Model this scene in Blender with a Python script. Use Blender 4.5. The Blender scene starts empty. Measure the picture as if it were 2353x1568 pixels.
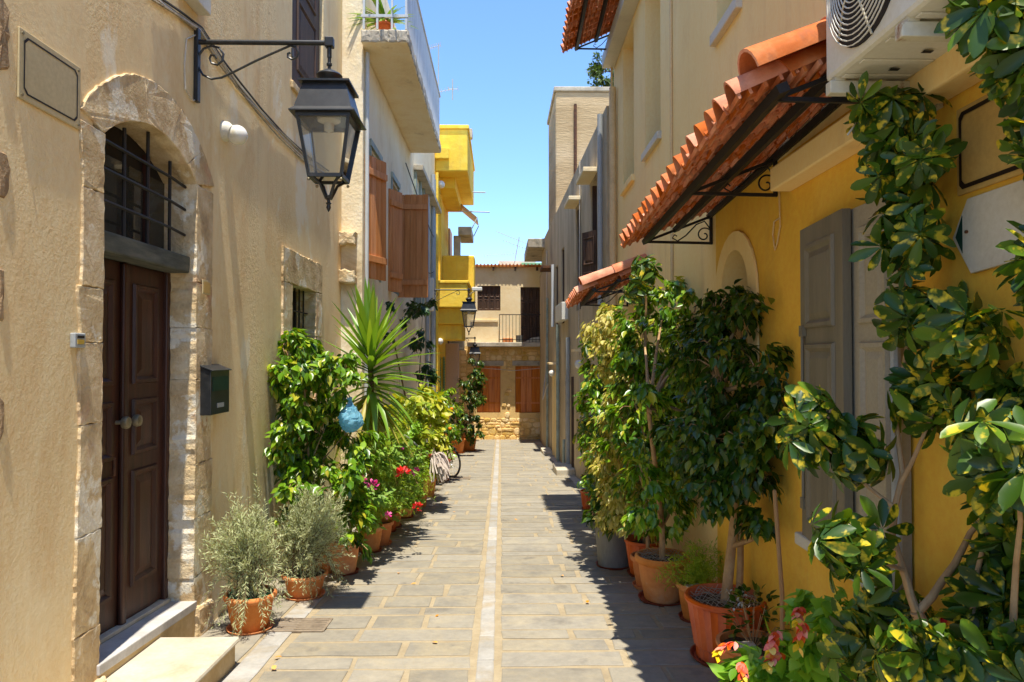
import bpy, bmesh, math, random
from mathutils import Vector, Matrix, noise
R = math.radians
random.seed(7)
sc = bpy.context.scene

# ------------------------------------------------------------------ camera
FP = 1650.0                     # focal length in pixels of a 2353 px wide picture
EYE = 1.80                      # eye height over the street
SLOPE = 0.055                   # the street falls away from the camera
camd = bpy.data.cameras.new('camera')
cam = bpy.data.objects.new('camera', camd)
sc.collection.objects.link(cam)
camd.sensor_width = 36.0
camd.lens = 36.0 * FP / 2353.0
camd.clip_end = 3000
camd.clip_start = 0.05
cam.location = (0, 0, EYE)
cam.rotation_euler = (R(90) + math.atan(31 / FP), 0, -math.atan(26.5 / FP))
sc.camera = cam
CAMM = Matrix.Translation((0, 0, EYE)) @ cam.rotation_euler.to_matrix().to_4x4()

# ------------------------------------------------------------------ light
SUNV = Vector((0.030, -0.25, 1.0)).normalized()     # towards the sun
elev = math.asin(SUNV.z)
azim = math.atan2(SUNV.x, SUNV.y)
world = bpy.data.worlds.new('World')
sc.world = world
world.use_nodes = True
wn = world.node_tree.nodes
wl = world.node_tree.links
wn.clear()
sky = wn.new('ShaderNodeTexSky')
sky.sky_type = 'NISHITA'
sky.sun_disc = False
sky.sun_elevation = elev
sky.sun_rotation = azim
sky.altitude = 0
sky.air_density = 1.0
sky.dust_density = 0.0
sky.ozone_density = 10.0
bg = wn.new('ShaderNodeBackground')
bg.inputs['Strength'].default_value = 0.121
wo = wn.new('ShaderNodeOutputWorld')
wl.new(sky.outputs[0], bg.inputs['Color'])
wl.new(bg.outputs[0], wo.inputs['Surface'])
sund = bpy.data.lights.new('sun', 'SUN')
sund.energy = 3.0
sund.angle = R(0.53)
sund.color = (1.0, 0.93, 0.80)
sun = bpy.data.objects.new('sun', sund)
sc.collection.objects.link(sun)
sun.rotation_euler = SUNV.to_track_quat('Z', 'Y').to_euler()
sun.location = (0, -5, 20)
sc.view_settings.view_transform = 'Standard'
sc.view_settings.look = 'None'
sc.view_settings.exposure = 1.46
sc.view_settings.gamma = 1.0
sc.view_settings.use_curve_mapping = False
sc.cycles.max_bounces = 8
sc.cycles.diffuse_bounces = 5
sc.cycles.glossy_bounces = 3
sc.cycles.transmission_bounces = 6
sc.cycles.transparent_max_bounces = 8
sc.cycles.sample_clamp_indirect = 6
sc.cycles.caustics_reflective = False
sc.cycles.caustics_refractive = False
sc.cycles.use_denoising = True

# ------------------------------------------------------------------ pixel helpers (measuring only)
def ray(px, py):
    d = Vector(((px - 1176.5) / FP, -(py - 784.0) / FP, -1.0))
    return (CAMM.to_3x3() @ d)
def ground(px, py):
    d = ray(px, py)
    t = EYE / (-d.z - SLOPE * d.y)
    return Vector((0, 0, EYE)) + d * t
def at_y(px, py, Y):
    d = ray(px, py)
    return Vector((0, 0, EYE)) + d * (Y / d.y)
def G(x, y, h=0.0):
    return Vector((x, y, -SLOPE * y + h))

class Fr:
    """wall frame: u along the wall, n out of it, z up"""
    def __init__(s, o, u, n):
        s.o = Vector((o[0], o[1], 0)); s.u = Vector((u[0], u[1], 0)).normalized(); s.n = Vector((n[0], n[1], 0)).normalized()
    def __call__(s, u, n, z):
        return s.o + s.u * u + s.n * n + Vector((0, 0, z))
    def hit(s, px, py, n=0.0):
        c = Vector((0, 0, EYE)); d = ray(px, py); p0 = s.o + s.n * n
        t = (p0 - c).dot(s.n) / d.dot(s.n)
        p = c + d * t
        return ((p - s.o).dot(s.u), p.z)
L1 = Fr((-2.28, 0), (0, 1), (1, 0))
L2 = Fr((-1.98, 0), (0, 1), (1, 0))
R1 = Fr((1.70, 0), (0.012, 1), (-1, 0.012))
R2 = Fr((1.72, 11.55), (-0.22, 14.45), (-14.45, -0.22))
FB = Fr((0, 28.6), (1, 0), (0, -1))
WF = Fr((0, 0), (1, 0), (0, -1))        # plain world frame: u = x, n = -y
def gz(p):
    return -SLOPE * p

# ------------------------------------------------------------------ materials
def srgb(r, g, b):
    def f(c):
        c /= 255.0
        return c / 12.92 if c <= 0.04045 else ((c + 0.055) / 1.055) ** 2.4
    return (f(r), f(g), f(b), 1)
MATS = {}
def new_mat(name):
    m = bpy.data.materials.new(name); m.use_nodes = True
    nt = m.node_tree; nt.nodes.clear()
    out = nt.nodes.new('ShaderNodeOutputMaterial')
    MATS[name] = m
    return m, nt, out
def N(nt, t, **kw):
    n = nt.nodes.new(t)
    for k, v in kw.items():
        if k in n.inputs: n.inputs[k].default_value = v
        else: setattr(n, k, v)
    return n
def lin(c):
    return (c[0], c[1], c[2], 1)
def ramp(nt, fac, stops):
    r = nt.nodes.new('ShaderNodeValToRGB')
    el = r.color_ramp.elements
    while len(el) < len(stops): el.new(0.5)
    for e, (p, c) in zip(el, stops):
        e.position = p; e.color = lin(c)
    nt.links.new(fac, r.inputs['Fac'])
    return r.outputs['Color']
def mixc(nt, fac, a, b, mode='MIX'):
    m = nt.nodes.new('ShaderNodeMix'); m.data_type = 'RGBA'; m.blend_type = mode
    for sock, v in ((m.inputs[0], fac), (m.inputs[6], a), (m.inputs[7], b)):
        if hasattr(v, 'is_linked'): nt.links.new(v, sock)
        elif isinstance(v, (int, float)): sock.default_value = v
        else: sock.default_value = lin(v)
    return m.outputs[2]
def coords(nt, obj=False, scale=(1, 1, 1)):
    if obj:
        o = nt.nodes.new('ShaderNodeTexCoord').outputs['Object']
        oi = nt.nodes.new('ShaderNodeObjectInfo')
        ad = nt.nodes.new('ShaderNodeVectorMath'); ad.operation = 'MULTIPLY_ADD'
        ad.inputs[1].default_value = (1, 1, 1)
        cm = nt.nodes.new('ShaderNodeCombineXYZ')
        mu = N(nt, 'ShaderNodeMath', operation='MULTIPLY'); mu.inputs[1].default_value = 37.0
        nt.links.new(oi.outputs['Random'], mu.inputs[0])
        nt.links.new(mu.outputs[0], cm.inputs[0]); nt.links.new(mu.outputs[0], cm.inputs[1])
        nt.links.new(o, ad.inputs[0]); nt.links.new(cm.outputs[0], ad.inputs[2])
        o = ad.outputs[0]
    else:
        o = nt.nodes.new('ShaderNodeNewGeometry').outputs['Position']
    if scale != (1, 1, 1):
        mp = nt.nodes.new('ShaderNodeVectorMath'); mp.operation = 'MULTIPLY'
        mp.inputs[1].default_value = scale
        nt.links.new(o, mp.inputs[0]); o = mp.outputs[0]
    return o
def noi(nt, vec, scale, detail=5, rough=0.55, dist=0.0):
    n = N(nt, 'ShaderNodeTexNoise')
    n.inputs['Scale'].default_value = scale; n.inputs['Detail'].default_value = detail
    n.inputs['Roughness'].default_value = rough; n.inputs['Distortion'].default_value = dist
    nt.links.new(vec, n.inputs['Vector'])
    return n.outputs['Fac']
def surf(name, c, c2=None, c3=None, scale=2.0, rough=0.85, bump=0.3, bscale=40.0, bdist=0.01, fine=None,
         stretch=(1, 1, 1), objvar=0.0, obj=False, spec=0.3, metal=0.0, stain=None, sscale=1.3, sthr=(0.55, 0.68), coarse=0.0, cscale=6.0, patch=None, pscale=.6, pthr=(.58, .61), streak=None, bpatch=None):
    """weathered surface: two or three tones from noise, optional stains, fine and coarse relief"""
    m, nt, out = new_mat(name)
    b = N(nt, 'ShaderNodeBsdfPrincipled')
    b.inputs['Roughness'].default_value = rough
    b.inputs['Specular IOR Level'].default_value = spec
    b.inputs['Metallic'].default_value = metal
    v = coords(nt, obj, stretch)
    c2 = c2 or tuple(x * 0.82 for x in c[:3]); c3 = c3 or c
    col = ramp(nt, noi(nt, v, scale, 6, 0.6), [(0.30, c2), (0.50, c), (0.72, c3)])
    if stain:
        f = noi(nt, v, sscale, 7, 0.65, 0.4)
        mr = N(nt, 'ShaderNodeMapRange'); mr.inputs['From Min'].default_value = sthr[0]; mr.inputs['From Max'].default_value = sthr[1]
        nt.links.new(f, mr.inputs['Value'])
        col = mixc(nt, mr.outputs[0], col, stain)
    if patch:
        sh = nt.nodes.new('ShaderNodeVectorMath'); sh.operation = 'ADD'; sh.inputs[1].default_value = (13.1, 5.7, 3.3); nt.links.new(v, sh.inputs[0])
        mr = N(nt, 'ShaderNodeMapRange'); mr.inputs['From Min'].default_value = pthr[0]; mr.inputs['From Max'].default_value = pthr[1]
        nt.links.new(noi(nt, sh.outputs[0], pscale, 8, 0.62, 0.3), mr.inputs['Value'])
        col = mixc(nt, mr.outputs[0], col, patch)
    if streak:
        sv = coords(nt, obj, (5.0, 5.0, 0.28))
        mr = N(nt, 'ShaderNodeMapRange'); mr.inputs['From Min'].default_value = .56; mr.inputs['From Max'].default_value = .78; mr.inputs['To Max'].default_value = .55
        nt.links.new(noi(nt, sv, 1.0, 5, 0.6), mr.inputs['Value'])
        col = mixc(nt, mr.outputs[0], col, streak)
    vb = v if stretch == (1, 1, 1) or bscale > 45 else coords(nt, obj)
    fn = noi(nt, v, bscale * 0.7, 3, 0.7)
    col = mixc(nt, 0.22, col, ramp(nt, fn, [(0.25, (0.25, 0.25, 0.25)), (0.75, (0.78, 0.78, 0.78))]), 'OVERLAY')
    if objvar:
        oi = nt.nodes.new('ShaderNodeObjectInfo')
        geo = nt.nodes.new('ShaderNodeNewGeometry')
        ad = N(nt, 'ShaderNodeMath', operation='ADD'); nt.links.new(oi.outputs['Random'], ad.inputs[0]); nt.links.new(geo.outputs['Random Per Island'], ad.inputs[1])
        fr = N(nt, 'ShaderNodeMath', operation='FRACT'); nt.links.new(ad.outputs[0], fr.inputs[0])
        hv = nt.nodes.new('ShaderNodeHueSaturation')
        mr = N(nt, 'ShaderNodeMapRange'); mr.inputs['To Min'].default_value = 1 - objvar; mr.inputs['To Max'].default_value = 1 + objvar
        nt.links.new(fr.outputs[0], mr.inputs['Value']); nt.links.new(mr.outputs[0], hv.inputs['Value'])
        mr2 = N(nt, 'ShaderNodeMapRange'); mr2.inputs['To Min'].default_value = 1 + objvar * 0.8; mr2.inputs['To Max'].default_value = 1 - objvar * 0.8
        nt.links.new(fr.outputs[0], mr2.inputs['Value']); nt.links.new(mr2.outputs[0], hv.inputs['Saturation'])
        nt.links.new(col, hv.inputs['Color']); col = hv.outputs[0]
    nt.links.new(col, b.inputs['Base Color'])
    if bump:
        h = noi(nt, vb, bscale, 5, 0.66)
        if coarse:
            h2 = noi(nt, vb, cscale, 3, 0.5)
            ma = N(nt, 'ShaderNodeMath', operation='MULTIPLY_ADD'); ma.inputs[1].default_value = coarse
            nt.links.new(h2, ma.inputs[0]); nt.links.new(h, ma.inputs[2]); h = ma.outputs[0]
        bp = N(nt, 'ShaderNodeBump'); bp.inputs['Strength'].default_value = bump; bp.inputs['Distance'].default_value = bdist
        if bpatch:                                           # rough areas between smoothed ones
            mr = N(nt, 'ShaderNodeMapRange'); mr.inputs['From Min'].default_value = .44; mr.inputs['From Max'].default_value = .60
            mr.inputs['To Min'].default_value = bpatch; mr.inputs['To Max'].default_value = bump
            nt.links.new(noi(nt, coords(nt, obj, (1, 1, .45)), 1.25, 5, .6, .5), mr.inputs['Value']); nt.links.new(mr.outputs[0], bp.inputs['Strength'])
        nt.links.new(h, bp.inputs['Height']); nt.links.new(bp.outputs[0], b.inputs['Normal'])
    nt.links.new(b.outputs[0], out.inputs['Surface'])
    return m
def leafmat(name, cols, rough=0.38, trans=0.28, tcol=None, vari=None, vthr=(0.5, 0.56), vscale=14.0, spec=0.5):
    """leaf: tone per leaf, some light through it; vari = second colour in blotches (variegated leaves)"""
    m, nt, out = new_mat(name)
    oi = nt.nodes.new('ShaderNodeObjectInfo'); geo = nt.nodes.new('ShaderNodeNewGeometry')
    ad = N(nt, 'ShaderNodeMath', operation='ADD'); nt.links.new(oi.outputs['Random'], ad.inputs[0]); nt.links.new(geo.outputs['Random Per Island'], ad.inputs[1])
    fr = N(nt, 'ShaderNodeMath', operation='FRACT'); nt.links.new(ad.outputs[0], fr.inputs[0])
    k = len(cols)
    col = ramp(nt, fr.outputs[0], [(i / max(1, k - 1), c) for i, c in enumerate(cols)])
    if vari:
        v = coords(nt, True)
        f = noi(nt, v, vscale, 3, 0.6)
        mr = N(nt, 'ShaderNodeMapRange'); mr.inputs['From Min'].default_value = vthr[0]; mr.inputs['From Max'].default_value = vthr[1]
        nt.links.new(f, mr.inputs['Value'])
        col = mixc(nt, mr.outputs[0], col, vari)
    b = N(nt, 'ShaderNodeBsdfPrincipled')
    b.inputs['Roughness'].default_value = rough; b.inputs['Specular IOR Level'].default_value = spec
    nt.links.new(col, b.inputs['Base Color'])
    t = N(nt, 'ShaderNodeBsdfTranslucent')
    tc = mixc(nt, 1.0, col, tcol or (1.7, 1.55, 0.5), 'MULTIPLY')
    nt.links.new(tc, t.inputs['Color'])
    mx = N(nt, 'ShaderNodeMixShader'); mx.inputs[0].default_value = trans
    nt.links.new(b.outputs[0], mx.inputs[1]); nt.links.new(t.outputs[0], mx.inputs[2])
    nt.links.new(mx.outputs[0], out.inputs['Surface'])
    return m
def glassmat(name, tint=(0.9, 0.92, 0.9), rough=0.03, clear=0.75):
    m, nt, out = new_mat(name)
    g = N(nt, 'ShaderNodeBsdfGlossy'); g.inputs['Roughness'].default_value = rough
    t = N(nt, 'ShaderNodeBsdfTransparent'); t.inputs['Color'].default_value = lin(tint)
    d = N(nt, 'ShaderNodeBsdfDiffuse'); d.inputs['Color'].default_value = (0.55, 0.53, 0.46, 1)
    fz = N(nt, 'ShaderNodeFresnel'); fz.inputs['IOR'].default_value = 1.45
    m1 = N(nt, 'ShaderNodeMixShader'); m1.inputs[0].default_value = 1 - clear
    nt.links.new(t.outputs[0], m1.inputs[1]); nt.links.new(d.outputs[0], m1.inputs[2])
    m2 = N(nt, 'ShaderNodeMixShader'); nt.links.new(fz.outputs[0], m2.inputs[0])
    nt.links.new(m1.outputs[0], m2.inputs[1]); nt.links.new(g.outputs[0], m2.inputs[2])
    nt.links.new(m2.outputs[0], out.inputs['Surface'])
    return m

surf('plaster_cream', (0.88, 0.685, 0.385), (0.81, 0.61, 0.325), (0.90, 0.745, 0.46), 1.1, 0.9, 1.0, 34, 0.013, stain=(0.76, 0.53, 0.26), sscale=1.3, sthr=(0.52, 0.68), stretch=(1, 1, 0.5), coarse=.7, cscale=3, patch=(0.90, 0.79, 0.57), pscale=1.1, pthr=(.57, .61), streak=(0.62, 0.45, 0.25), bpatch=.12)
surf('plaster_white', (0.86, 0.73, 0.49), (0.76, 0.61, 0.38), (0.88, 0.79, 0.60), 1.6, 0.9, 0.6, 26, 0.012, stain=(0.46, 0.34, 0.19), sscale=1.7, sthr=(0.58, 0.74), coarse=1.4, stretch=(1, 1, .6))
surf('plaster_beige', (0.91, 0.68, 0.31), (0.88, 0.64, 0.275), (0.93, 0.72, 0.36), 0.9, 0.85, 0.3, 60, 0.006, stretch=(1, 1, .5), stain=(0.80, 0.56, 0.25), sscale=1.0, sthr=(.58, .76), streak=(0.72, 0.50, 0.24))
surf('plaster_yellow', (0.82, 0.48, 0.055), (0.76, 0.42, 0.045), (0.85, 0.53, 0.08), 1.2, 0.8, 0.4, 36, 0.006, stain=(0.70, 0.38, 0.045), sscale=1.6, sthr=(0.56, 0.72), streak=(0.62, 0.36, 0.07))
surf('plaster_lemon', (0.90, 0.60, 0.06), (0.82, 0.51, 0.045), (0.93, 0.68, 0.11), 1.4, 0.85, 0.5, 10, 0.02, stain=(0.72, 0.44, 0.06), sscale=1.5, sthr=(.58, .74), streak=(0.62, 0.42, 0.10))
surf('plaster_grey', (0.50, 0.40, 0.255), (0.34, 0.265, 0.17), (0.62, 0.51, 0.34), 1.3, 0.92, 0.6, 22, 0.012, stain=(0.20, 0.165, 0.12), sscale=1.2, sthr=(0.54, 0.72), stretch=(1, 1, 0.30), coarse=1.2)
surf('plaster_pink', (0.58, 0.42, 0.33), None, None, 1.5, 0.9, 0.3, 30, 0.008)
surf('plaster_sand', (0.88, 0.71, 0.43), (0.80, 0.62, 0.34), (0.90, 0.77, 0.52), 1.2, 0.9, 0.4, 12, 0.02)
surf('concrete_tower', (0.50, 0.365, 0.20), (0.36, 0.25, 0.13), (0.60, 0.45, 0.27), 1.6, 0.95, 0.9, 46, 0.03, stretch=(0.12, 0.12, 0.9))
surf('concrete', (0.46, 0.41, 0.32), (0.30, 0.26, 0.20), (0.58, 0.53, 0.43), 2.2, 0.92, 0.5, 28, 0.012, stain=(0.16, 0.14, 0.10), sscale=2.0, sthr=(0.56, 0.72))
surf('stone_surround', (0.64, 0.48, 0.27), (0.44, 0.30, 0.155), (0.80, 0.66, 0.44), 5.0, 0.93, 1.0, 42, 0.012, stain=(0.64, 0.33, 0.20), sscale=1.5, sthr=(0.58, 0.72), coarse=1.2, cscale=13, objvar=0.05, patch=(0.78, 0.70, 0.54), pscale=3.2, pthr=(.56, .60))
surf('stone_rubble', (0.84, 0.58, 0.23), (0.70, 0.44, 0.15), (0.90, 0.74, 0.42), 2.6, 0.93, 0.8, 12, 0.03, objvar=0.18)
surf('mortar_ochre', (0.76, 0.52, 0.21), None, None, 3, 0.95, 0.5, 20, 0.02)
surf('stone_dark', (0.33, 0.22, 0.12), (0.20, 0.13, 0.07), (0.44, 0.31, 0.18), 7, 0.95, 0.9, 30, 0.02)
surf('wood_door', (0.050, 0.017, 0.010), (0.028, 0.011, 0.007), (0.085, 0.028, 0.016), 3.0, 0.42, 0.3, 60, 0.003, stretch=(6, 6, 0.6), spec=0.4)
surf('wood_dark', (0.075, 0.042, 0.028), (0.045, 0.026, 0.018), (0.12, 0.07, 0.045), 3.0, 0.6, 0.35, 60, 0.004, stretch=(6, 6, 0.6))
surf('wood_shutter', (0.56, 0.225, 0.075), (0.44, 0.165, 0.05), (0.64, 0.29, 0.11), 3.0, 0.65, 0.3, 50, 0.004, stretch=(6, 6, 0.5), objvar=0.06)
surf('wood_orange', (0.62, 0.20, 0.035), (0.42, 0.115, 0.02), (0.70, 0.27, 0.06), 2.5, 0.55, 0.3, 50, 0.004, stretch=(5, 5, 0.4), objvar=0.1)
surf('wood_beam', (0.10, 0.105, 0.085), (0.05, 0.052, 0.045), (0.17, 0.165, 0.13), 4, 0.8, 0.6, 60, 0.006, stretch=(5, 0.7, 5))
surf('wood_stake', (0.42, 0.24, 0.10), None, None, 6, 0.8, 0.3, 60, 0.004, stretch=(4, 4, 0.6))
surf('bark', (0.38, 0.235, 0.11), (0.23, 0.135, 0.06), (0.50, 0.345, 0.18), 9, 0.85, 0.5, 50, 0.006, stretch=(1, 1, 0.6))
surf('bark_dark', (0.14, 0.09, 0.05), None, None, 9, 0.9, 0.5, 50, 0.006)
surf('shutter_taupe', (0.185, 0.16, 0.11), (0.15, 0.13, 0.088), (0.215, 0.185, 0.13), 2.5, 0.55, 0.2, 60, 0.002, stretch=(4, 4, .4), streak=(0.13, 0.11, 0.08))
surf('frame_pale', (0.58, 0.55, 0.46), None, None, 2, 0.55, 0.1, 90, 0.002)
surf('shutter_pale', (0.34, 0.30, 0.22), None, None, 2, 0.5, 0.1, 90, 0.002)
surf('shutter_green', (0.16, 0.36, 0.20), None, None, 2, 0.55, 0.1, 90, 0.002)
surf('iron_black', (0.016, 0.017, 0.018), (0.009, 0.009, 0.010), (0.03, 0.03, 0.03), 14, 0.38, 0.2, 160, 0.002, spec=0.5)
surf('iron_rail', (0.022, 0.019, 0.018), None, None, 14, 0.55, 0.2, 160, 0.002)
surf('rust_iron', (0.10, 0.045, 0.025), (0.05, 0.03, 0.02), (0.16, 0.07, 0.03), 12, 0.85, 0.4, 80, 0.004)
surf('drain_iron', (0.23, 0.18, 0.125), (0.17, 0.13, 0.09), (0.28, 0.22, 0.15), 12, 0.85, 0.4, 80, 0.004)
surf('metal_grey', (0.36, 0.38, 0.38), None, None, 5, 0.5, 0.1, 80, 0.002)
surf('pipe_green', (0.30, 0.36, 0.31), (0.22, 0.25, 0.22), (0.40, 0.45, 0.40), 4, 0.6, 0.15, 60, 0.003)
surf('pipe_cream', (0.66, 0.48, 0.25), None, None, 3, 0.6, 0.1, 60, 0.003)
surf('sheet_white', (0.56, 0.58, 0.57), (0.45, 0.46, 0.45), (0.64, 0.66, 0.66), 3, 0.5, 0.1, 60, 0.003, stretch=(4, 4, 0.5))
surf('ac_white', (0.66, 0.64, 0.56), (0.60, 0.57, 0.49), (0.70, 0.68, 0.61), 2, 0.5, 0.08, 60, 0.002)
surf('ac_bracket', (0.58, 0.54, 0.42), (0.52, 0.46, 0.33), (0.62, 0.59, 0.48), 4, 0.6, 0.2, 60, 0.003, stain=(0.24, 0.09, 0.02), sscale=10, sthr=(0.58, 0.66))
surf('dark_void', (0.02, 0.016, 0.014), None, None, 3, 0.8, 0)
surf('plaque', (0.50, 0.405, 0.225), (0.47, 0.38, 0.21), (0.53, 0.43, 0.24), 2, 0.45, 0.05, 60, 0.002)
surf('plaque_yellow', (0.56, 0.36, 0.11), None, (0.58, 0.38, 0.12), 2, 0.45, 0.05, 60, 0.002)
surf('board_white', (0.62, 0.57, 0.46), None, (0.64, 0.60, 0.50), 2, 0.5, 0.05, 60, 0.002)
surf('paint_black', (0.02, 0.012, 0.008), None, None, 5, 0.5, 0)
surf('bottle_green', (0.01, 0.045, 0.03), None, None, 5, 0.5, 0)
surf('lamp_globe', (0.72, 0.70, 0.64), (0.62, 0.55, 0.40), (0.78, 0.77, 0.74), 9, 0.22, 0.03, 60, 0.002, spec=0.5)
surf('bulb_white', (0.75, 0.74, 0.70), None, None, 9, 0.25, 0)
surf('terracotta', (0.66, 0.23, 0.065), (0.56, 0.18, 0.05), (0.72, 0.29, 0.10), 5, 0.75, 0.2, 50, 0.003, objvar=0.08, stain=(0.62, 0.34, 0.18), sscale=4, sthr=(0.62, 0.8))
surf('terracotta_pale', (0.70, 0.275, 0.085), (0.60, 0.215, 0.062), (0.76, 0.35, 0.13), 5, 0.8, 0.25, 50, 0.003, objvar=0.08, stain=(0.70, 0.46, 0.26), sscale=4, sthr=(0.58, 0.8))
surf('pot_red', (0.66, 0.135, 0.032), (0.56, 0.10, 0.024), (0.72, 0.17, 0.045), 5, 0.5, 0.1, 50, 0.003, objvar=0.08, stain=(0.62, 0.22, 0.10), sscale=6, sthr=(0.66, 0.85))
surf('pot_dark', (0.24, 0.05, 0.022), None, None, 5, 0.5, 0.1, 50, 0.003)
surf('soil', (0.10, 0.065, 0.035), (0.05, 0.033, 0.02), (0.17, 0.11, 0.06), 22, 0.95, 0.9, 60, 0.02)
surf('bin_grey', (0.20, 0.19, 0.165), (0.16, 0.15, 0.13), (0.25, 0.24, 0.21), 4, 0.6, 0.1, 60, 0.003, stretch=(1, 1, 0.3))
surf('tile_clay', (0.56, 0.175, 0.07), (0.42, 0.11, 0.04), (0.66, 0.28, 0.14), 6, 0.82, 0.4, 50, 0.004, objvar=0.22, stain=(0.30, 0.13, 0.075), sscale=5, sthr=(.54, .70))
surf('paving', (0.250, 0.226, 0.178), (0.20, 0.182, 0.148), (0.285, 0.255, 0.195), 3.4, 0.8, 0.55, 26, 0.006, objvar=0.09, stain=(0.305, 0.262, 0.182), sscale=2.6, sthr=(0.48, 0.68), coarse=0.9, cscale=9, patch=(0.165, 0.148, 0.12), pscale=2.1, pthr=(.60, .70))
surf('paving_joint', (0.318, 0.254, 0.158), (0.265, 0.212, 0.135), (0.355, 0.293, 0.19), 4, 0.92, 0.5, 40, 0.006)
surf('marble_strip', (0.345, 0.328, 0.292), (0.28, 0.262, 0.226), (0.39, 0.377, 0.345), 5, 0.6, 0.2, 40, 0.003, objvar=0.14, stain=(0.32, 0.26, 0.172), sscale=3, sthr=(0.48, 0.68))
surf('marble_step', (0.50, 0.44, 0.33), (0.43, 0.37, 0.27), (0.54, 0.49, 0.40), 4, 0.6, 0.15, 50, 0.003, stain=(0.44, 0.34, 0.20), sscale=3, sthr=(0.56, 0.75))
surf('threshold_marble', (0.50, 0.48, 0.45), (0.40, 0.38, 0.36), (0.60, 0.58, 0.55), 4, 0.5, 0.15, 50, 0.003)
surf('step_side', (0.55, 0.40, 0.20), (0.46, 0.32, 0.15), (0.62, 0.48, 0.28), 5, 0.9, 0.4, 40, 0.005)
surf('earth', (0.30, 0.25, 0.18), None, None, 1.0, 0.95, 0.3, 8, 0.03)
surf('cable_grey', (0.30, 0.25, 0.17), (0.10, 0.08, 0.06), (0.42, 0.36, 0.26), 30, 0.7, 0)
surf('cable_white', (0.55, 0.50, 0.42), None, None, 9, 0.6, 0)
surf('petal_red', (0.72, 0.02, 0.012), None, None, 9, 0.6, 0, objvar=0.2)
surf('petal_pink', (0.80, 0.12, 0.36), None, None, 9, 0.6, 0, objvar=0.2)
surf('petal_orange', (0.85, 0.25, 0.02), None, None, 9, 0.6, 0, objvar=0.2)
surf('bract_red', (0.72, 0.10, 0.045), (0.62, 0.06, 0.03), (0.80, 0.30, 0.06), 30, 0.6, 0, objvar=0.25)
surf('bract_yellow', (0.75, 0.50, 0.04), None, None, 9, 0.6, 0, objvar=0.2)
surf('mop_yarn', (0.58, 0.49, 0.42), (0.44, 0.35, 0.30), (0.66, 0.58, 0.52), 20, 0.95, 0.6, 90, 0.005)
surf('rubber', (0.05, 0.045, 0.042), None, None, 12, 0.7, 0.2, 90, 0.003)
surf('chrome', (0.45, 0.44, 0.42), None, None, 9, 0.35, 0, metal=0.8)
surf('bike_red', (0.22, 0.03, 0.025), None, None, 9, 0.4, 0)
surf('mesh_wire', (0.50, 0.44, 0.34), None, None, 9, 0.5, 0, metal=0.3)
surf('net_green', (0.02, 0.26, 0.10), None, None, 9, 0.5, 0)
surf('leaf_dry', (0.62, 0.26, 0.04), (0.45, 0.22, 0.06), (0.70, 0.42, 0.08), 9, 0.7, 0, objvar=0.2)
surf('brass_plate', (0.40, 0.31, 0.13), None, None, 9, 0.4, 0, metal=0.5)
surf('label_yellow', (0.55, 0.36, 0.06), None, None, 9, 0.5, 0)
surf('knob_metal', (0.32, 0.27, 0.17), (0.20, 0.17, 0.11), (0.42, 0.36, 0.24), 20, 0.4, 0.1, 80, 0.002, metal=0.6)
glassmat('lantern_glass', (0.93, 0.93, 0.88), 0.04, 0.80)
glassmat('window_glass', (0.25, 0.27, 0.28), 0.02, 0.92)
leafmat('leaf_ficus', [(0.013, 0.038, 0.004), (0.028, 0.075, 0.006), (0.05, 0.115, 0.007), (0.020, 0.055, 0.005), (0.09, 0.17, 0.010), (0.22, 0.20, 0.015)], 0.33, 0.20, tcol=(2.2, 1.8, 0.3), spec=0.40)  # darker copy of the ficus leaf, shade put into its greens
leafmat('leaf_ficus_sunlit', [(0.030, 0.085, 0.005), (0.08, 0.19, 0.008), (0.16, 0.31, 0.013), (0.05, 0.13, 0.007), (0.26, 0.42, 0.020), (0.42, 0.37, 0.03)], 0.31, 0.26, tcol=(2.0, 1.7, 0.3), spec=0.45)  # lighter copy of the ficus leaf, sunlight put into its greens
leafmat('leaf_schefflera', [(0.014, 0.040, 0.004), (0.032, 0.085, 0.006), (0.11, 0.20, 0.012), (0.022, 0.06, 0.005), (0.06, 0.13, 0.008)], 0.36, 0.24, tcol=(2.2, 1.8, 0.3), vari=(0.58, 0.46, 0.025), vthr=(0.565, 0.65), vscale=1.9, spec=0.40)
leafmat('leaf_variegated', [(0.60, 0.50, 0.09), (0.68, 0.60, 0.17), (0.50, 0.44, 0.06), (0.16, 0.24, 0.02), (0.64, 0.55, 0.12), (0.72, 0.66, 0.24)], 0.42, 0.42, tcol=(1.15, 1.1, 0.5))
leafmat('leaf_lavender', [(0.38, 0.43, 0.20), (0.47, 0.51, 0.26), (0.56, 0.58, 0.33)], 0.7, 0.28, tcol=(1.2, 1.15, 0.7))
leafmat('leaf_yucca', [(0.12, 0.24, 0.020), (0.18, 0.33, 0.030), (0.27, 0.38, 0.04)], 0.40, 0.24)
leafmat('leaf_yucca_old', [(0.40, 0.33, 0.05), (0.32, 0.30, 0.04), (0.45, 0.40, 0.09)], 0.5, 0.24)
leafmat('leaf_fern', [(0.18, 0.32, 0.015), (0.28, 0.42, 0.02), (0.42, 0.52, 0.04)], 0.5, 0.4)
leafmat('leaf_geranium', [(0.14, 0.27, 0.025), (0.19, 0.33, 0.035), (0.27, 0.40, 0.06)], 0.55, 0.30)
leafmat('leaf_croton', [(0.20, 0.30, 0.015), (0.36, 0.42, 0.02), (0.52, 0.48, 0.05)], 0.42, 0.34)
leafmat('leaf_shrimp', [(0.13, 0.29, 0.015), (0.20, 0.40, 0.02), (0.29, 0.48, 0.04)], 0.40, 0.34)
leafmat('leaf_dark', [(0.018, 0.05, 0.012), (0.03, 0.08, 0.016), (0.05, 0.11, 0.02)], 0.40, 0.22)
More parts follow.
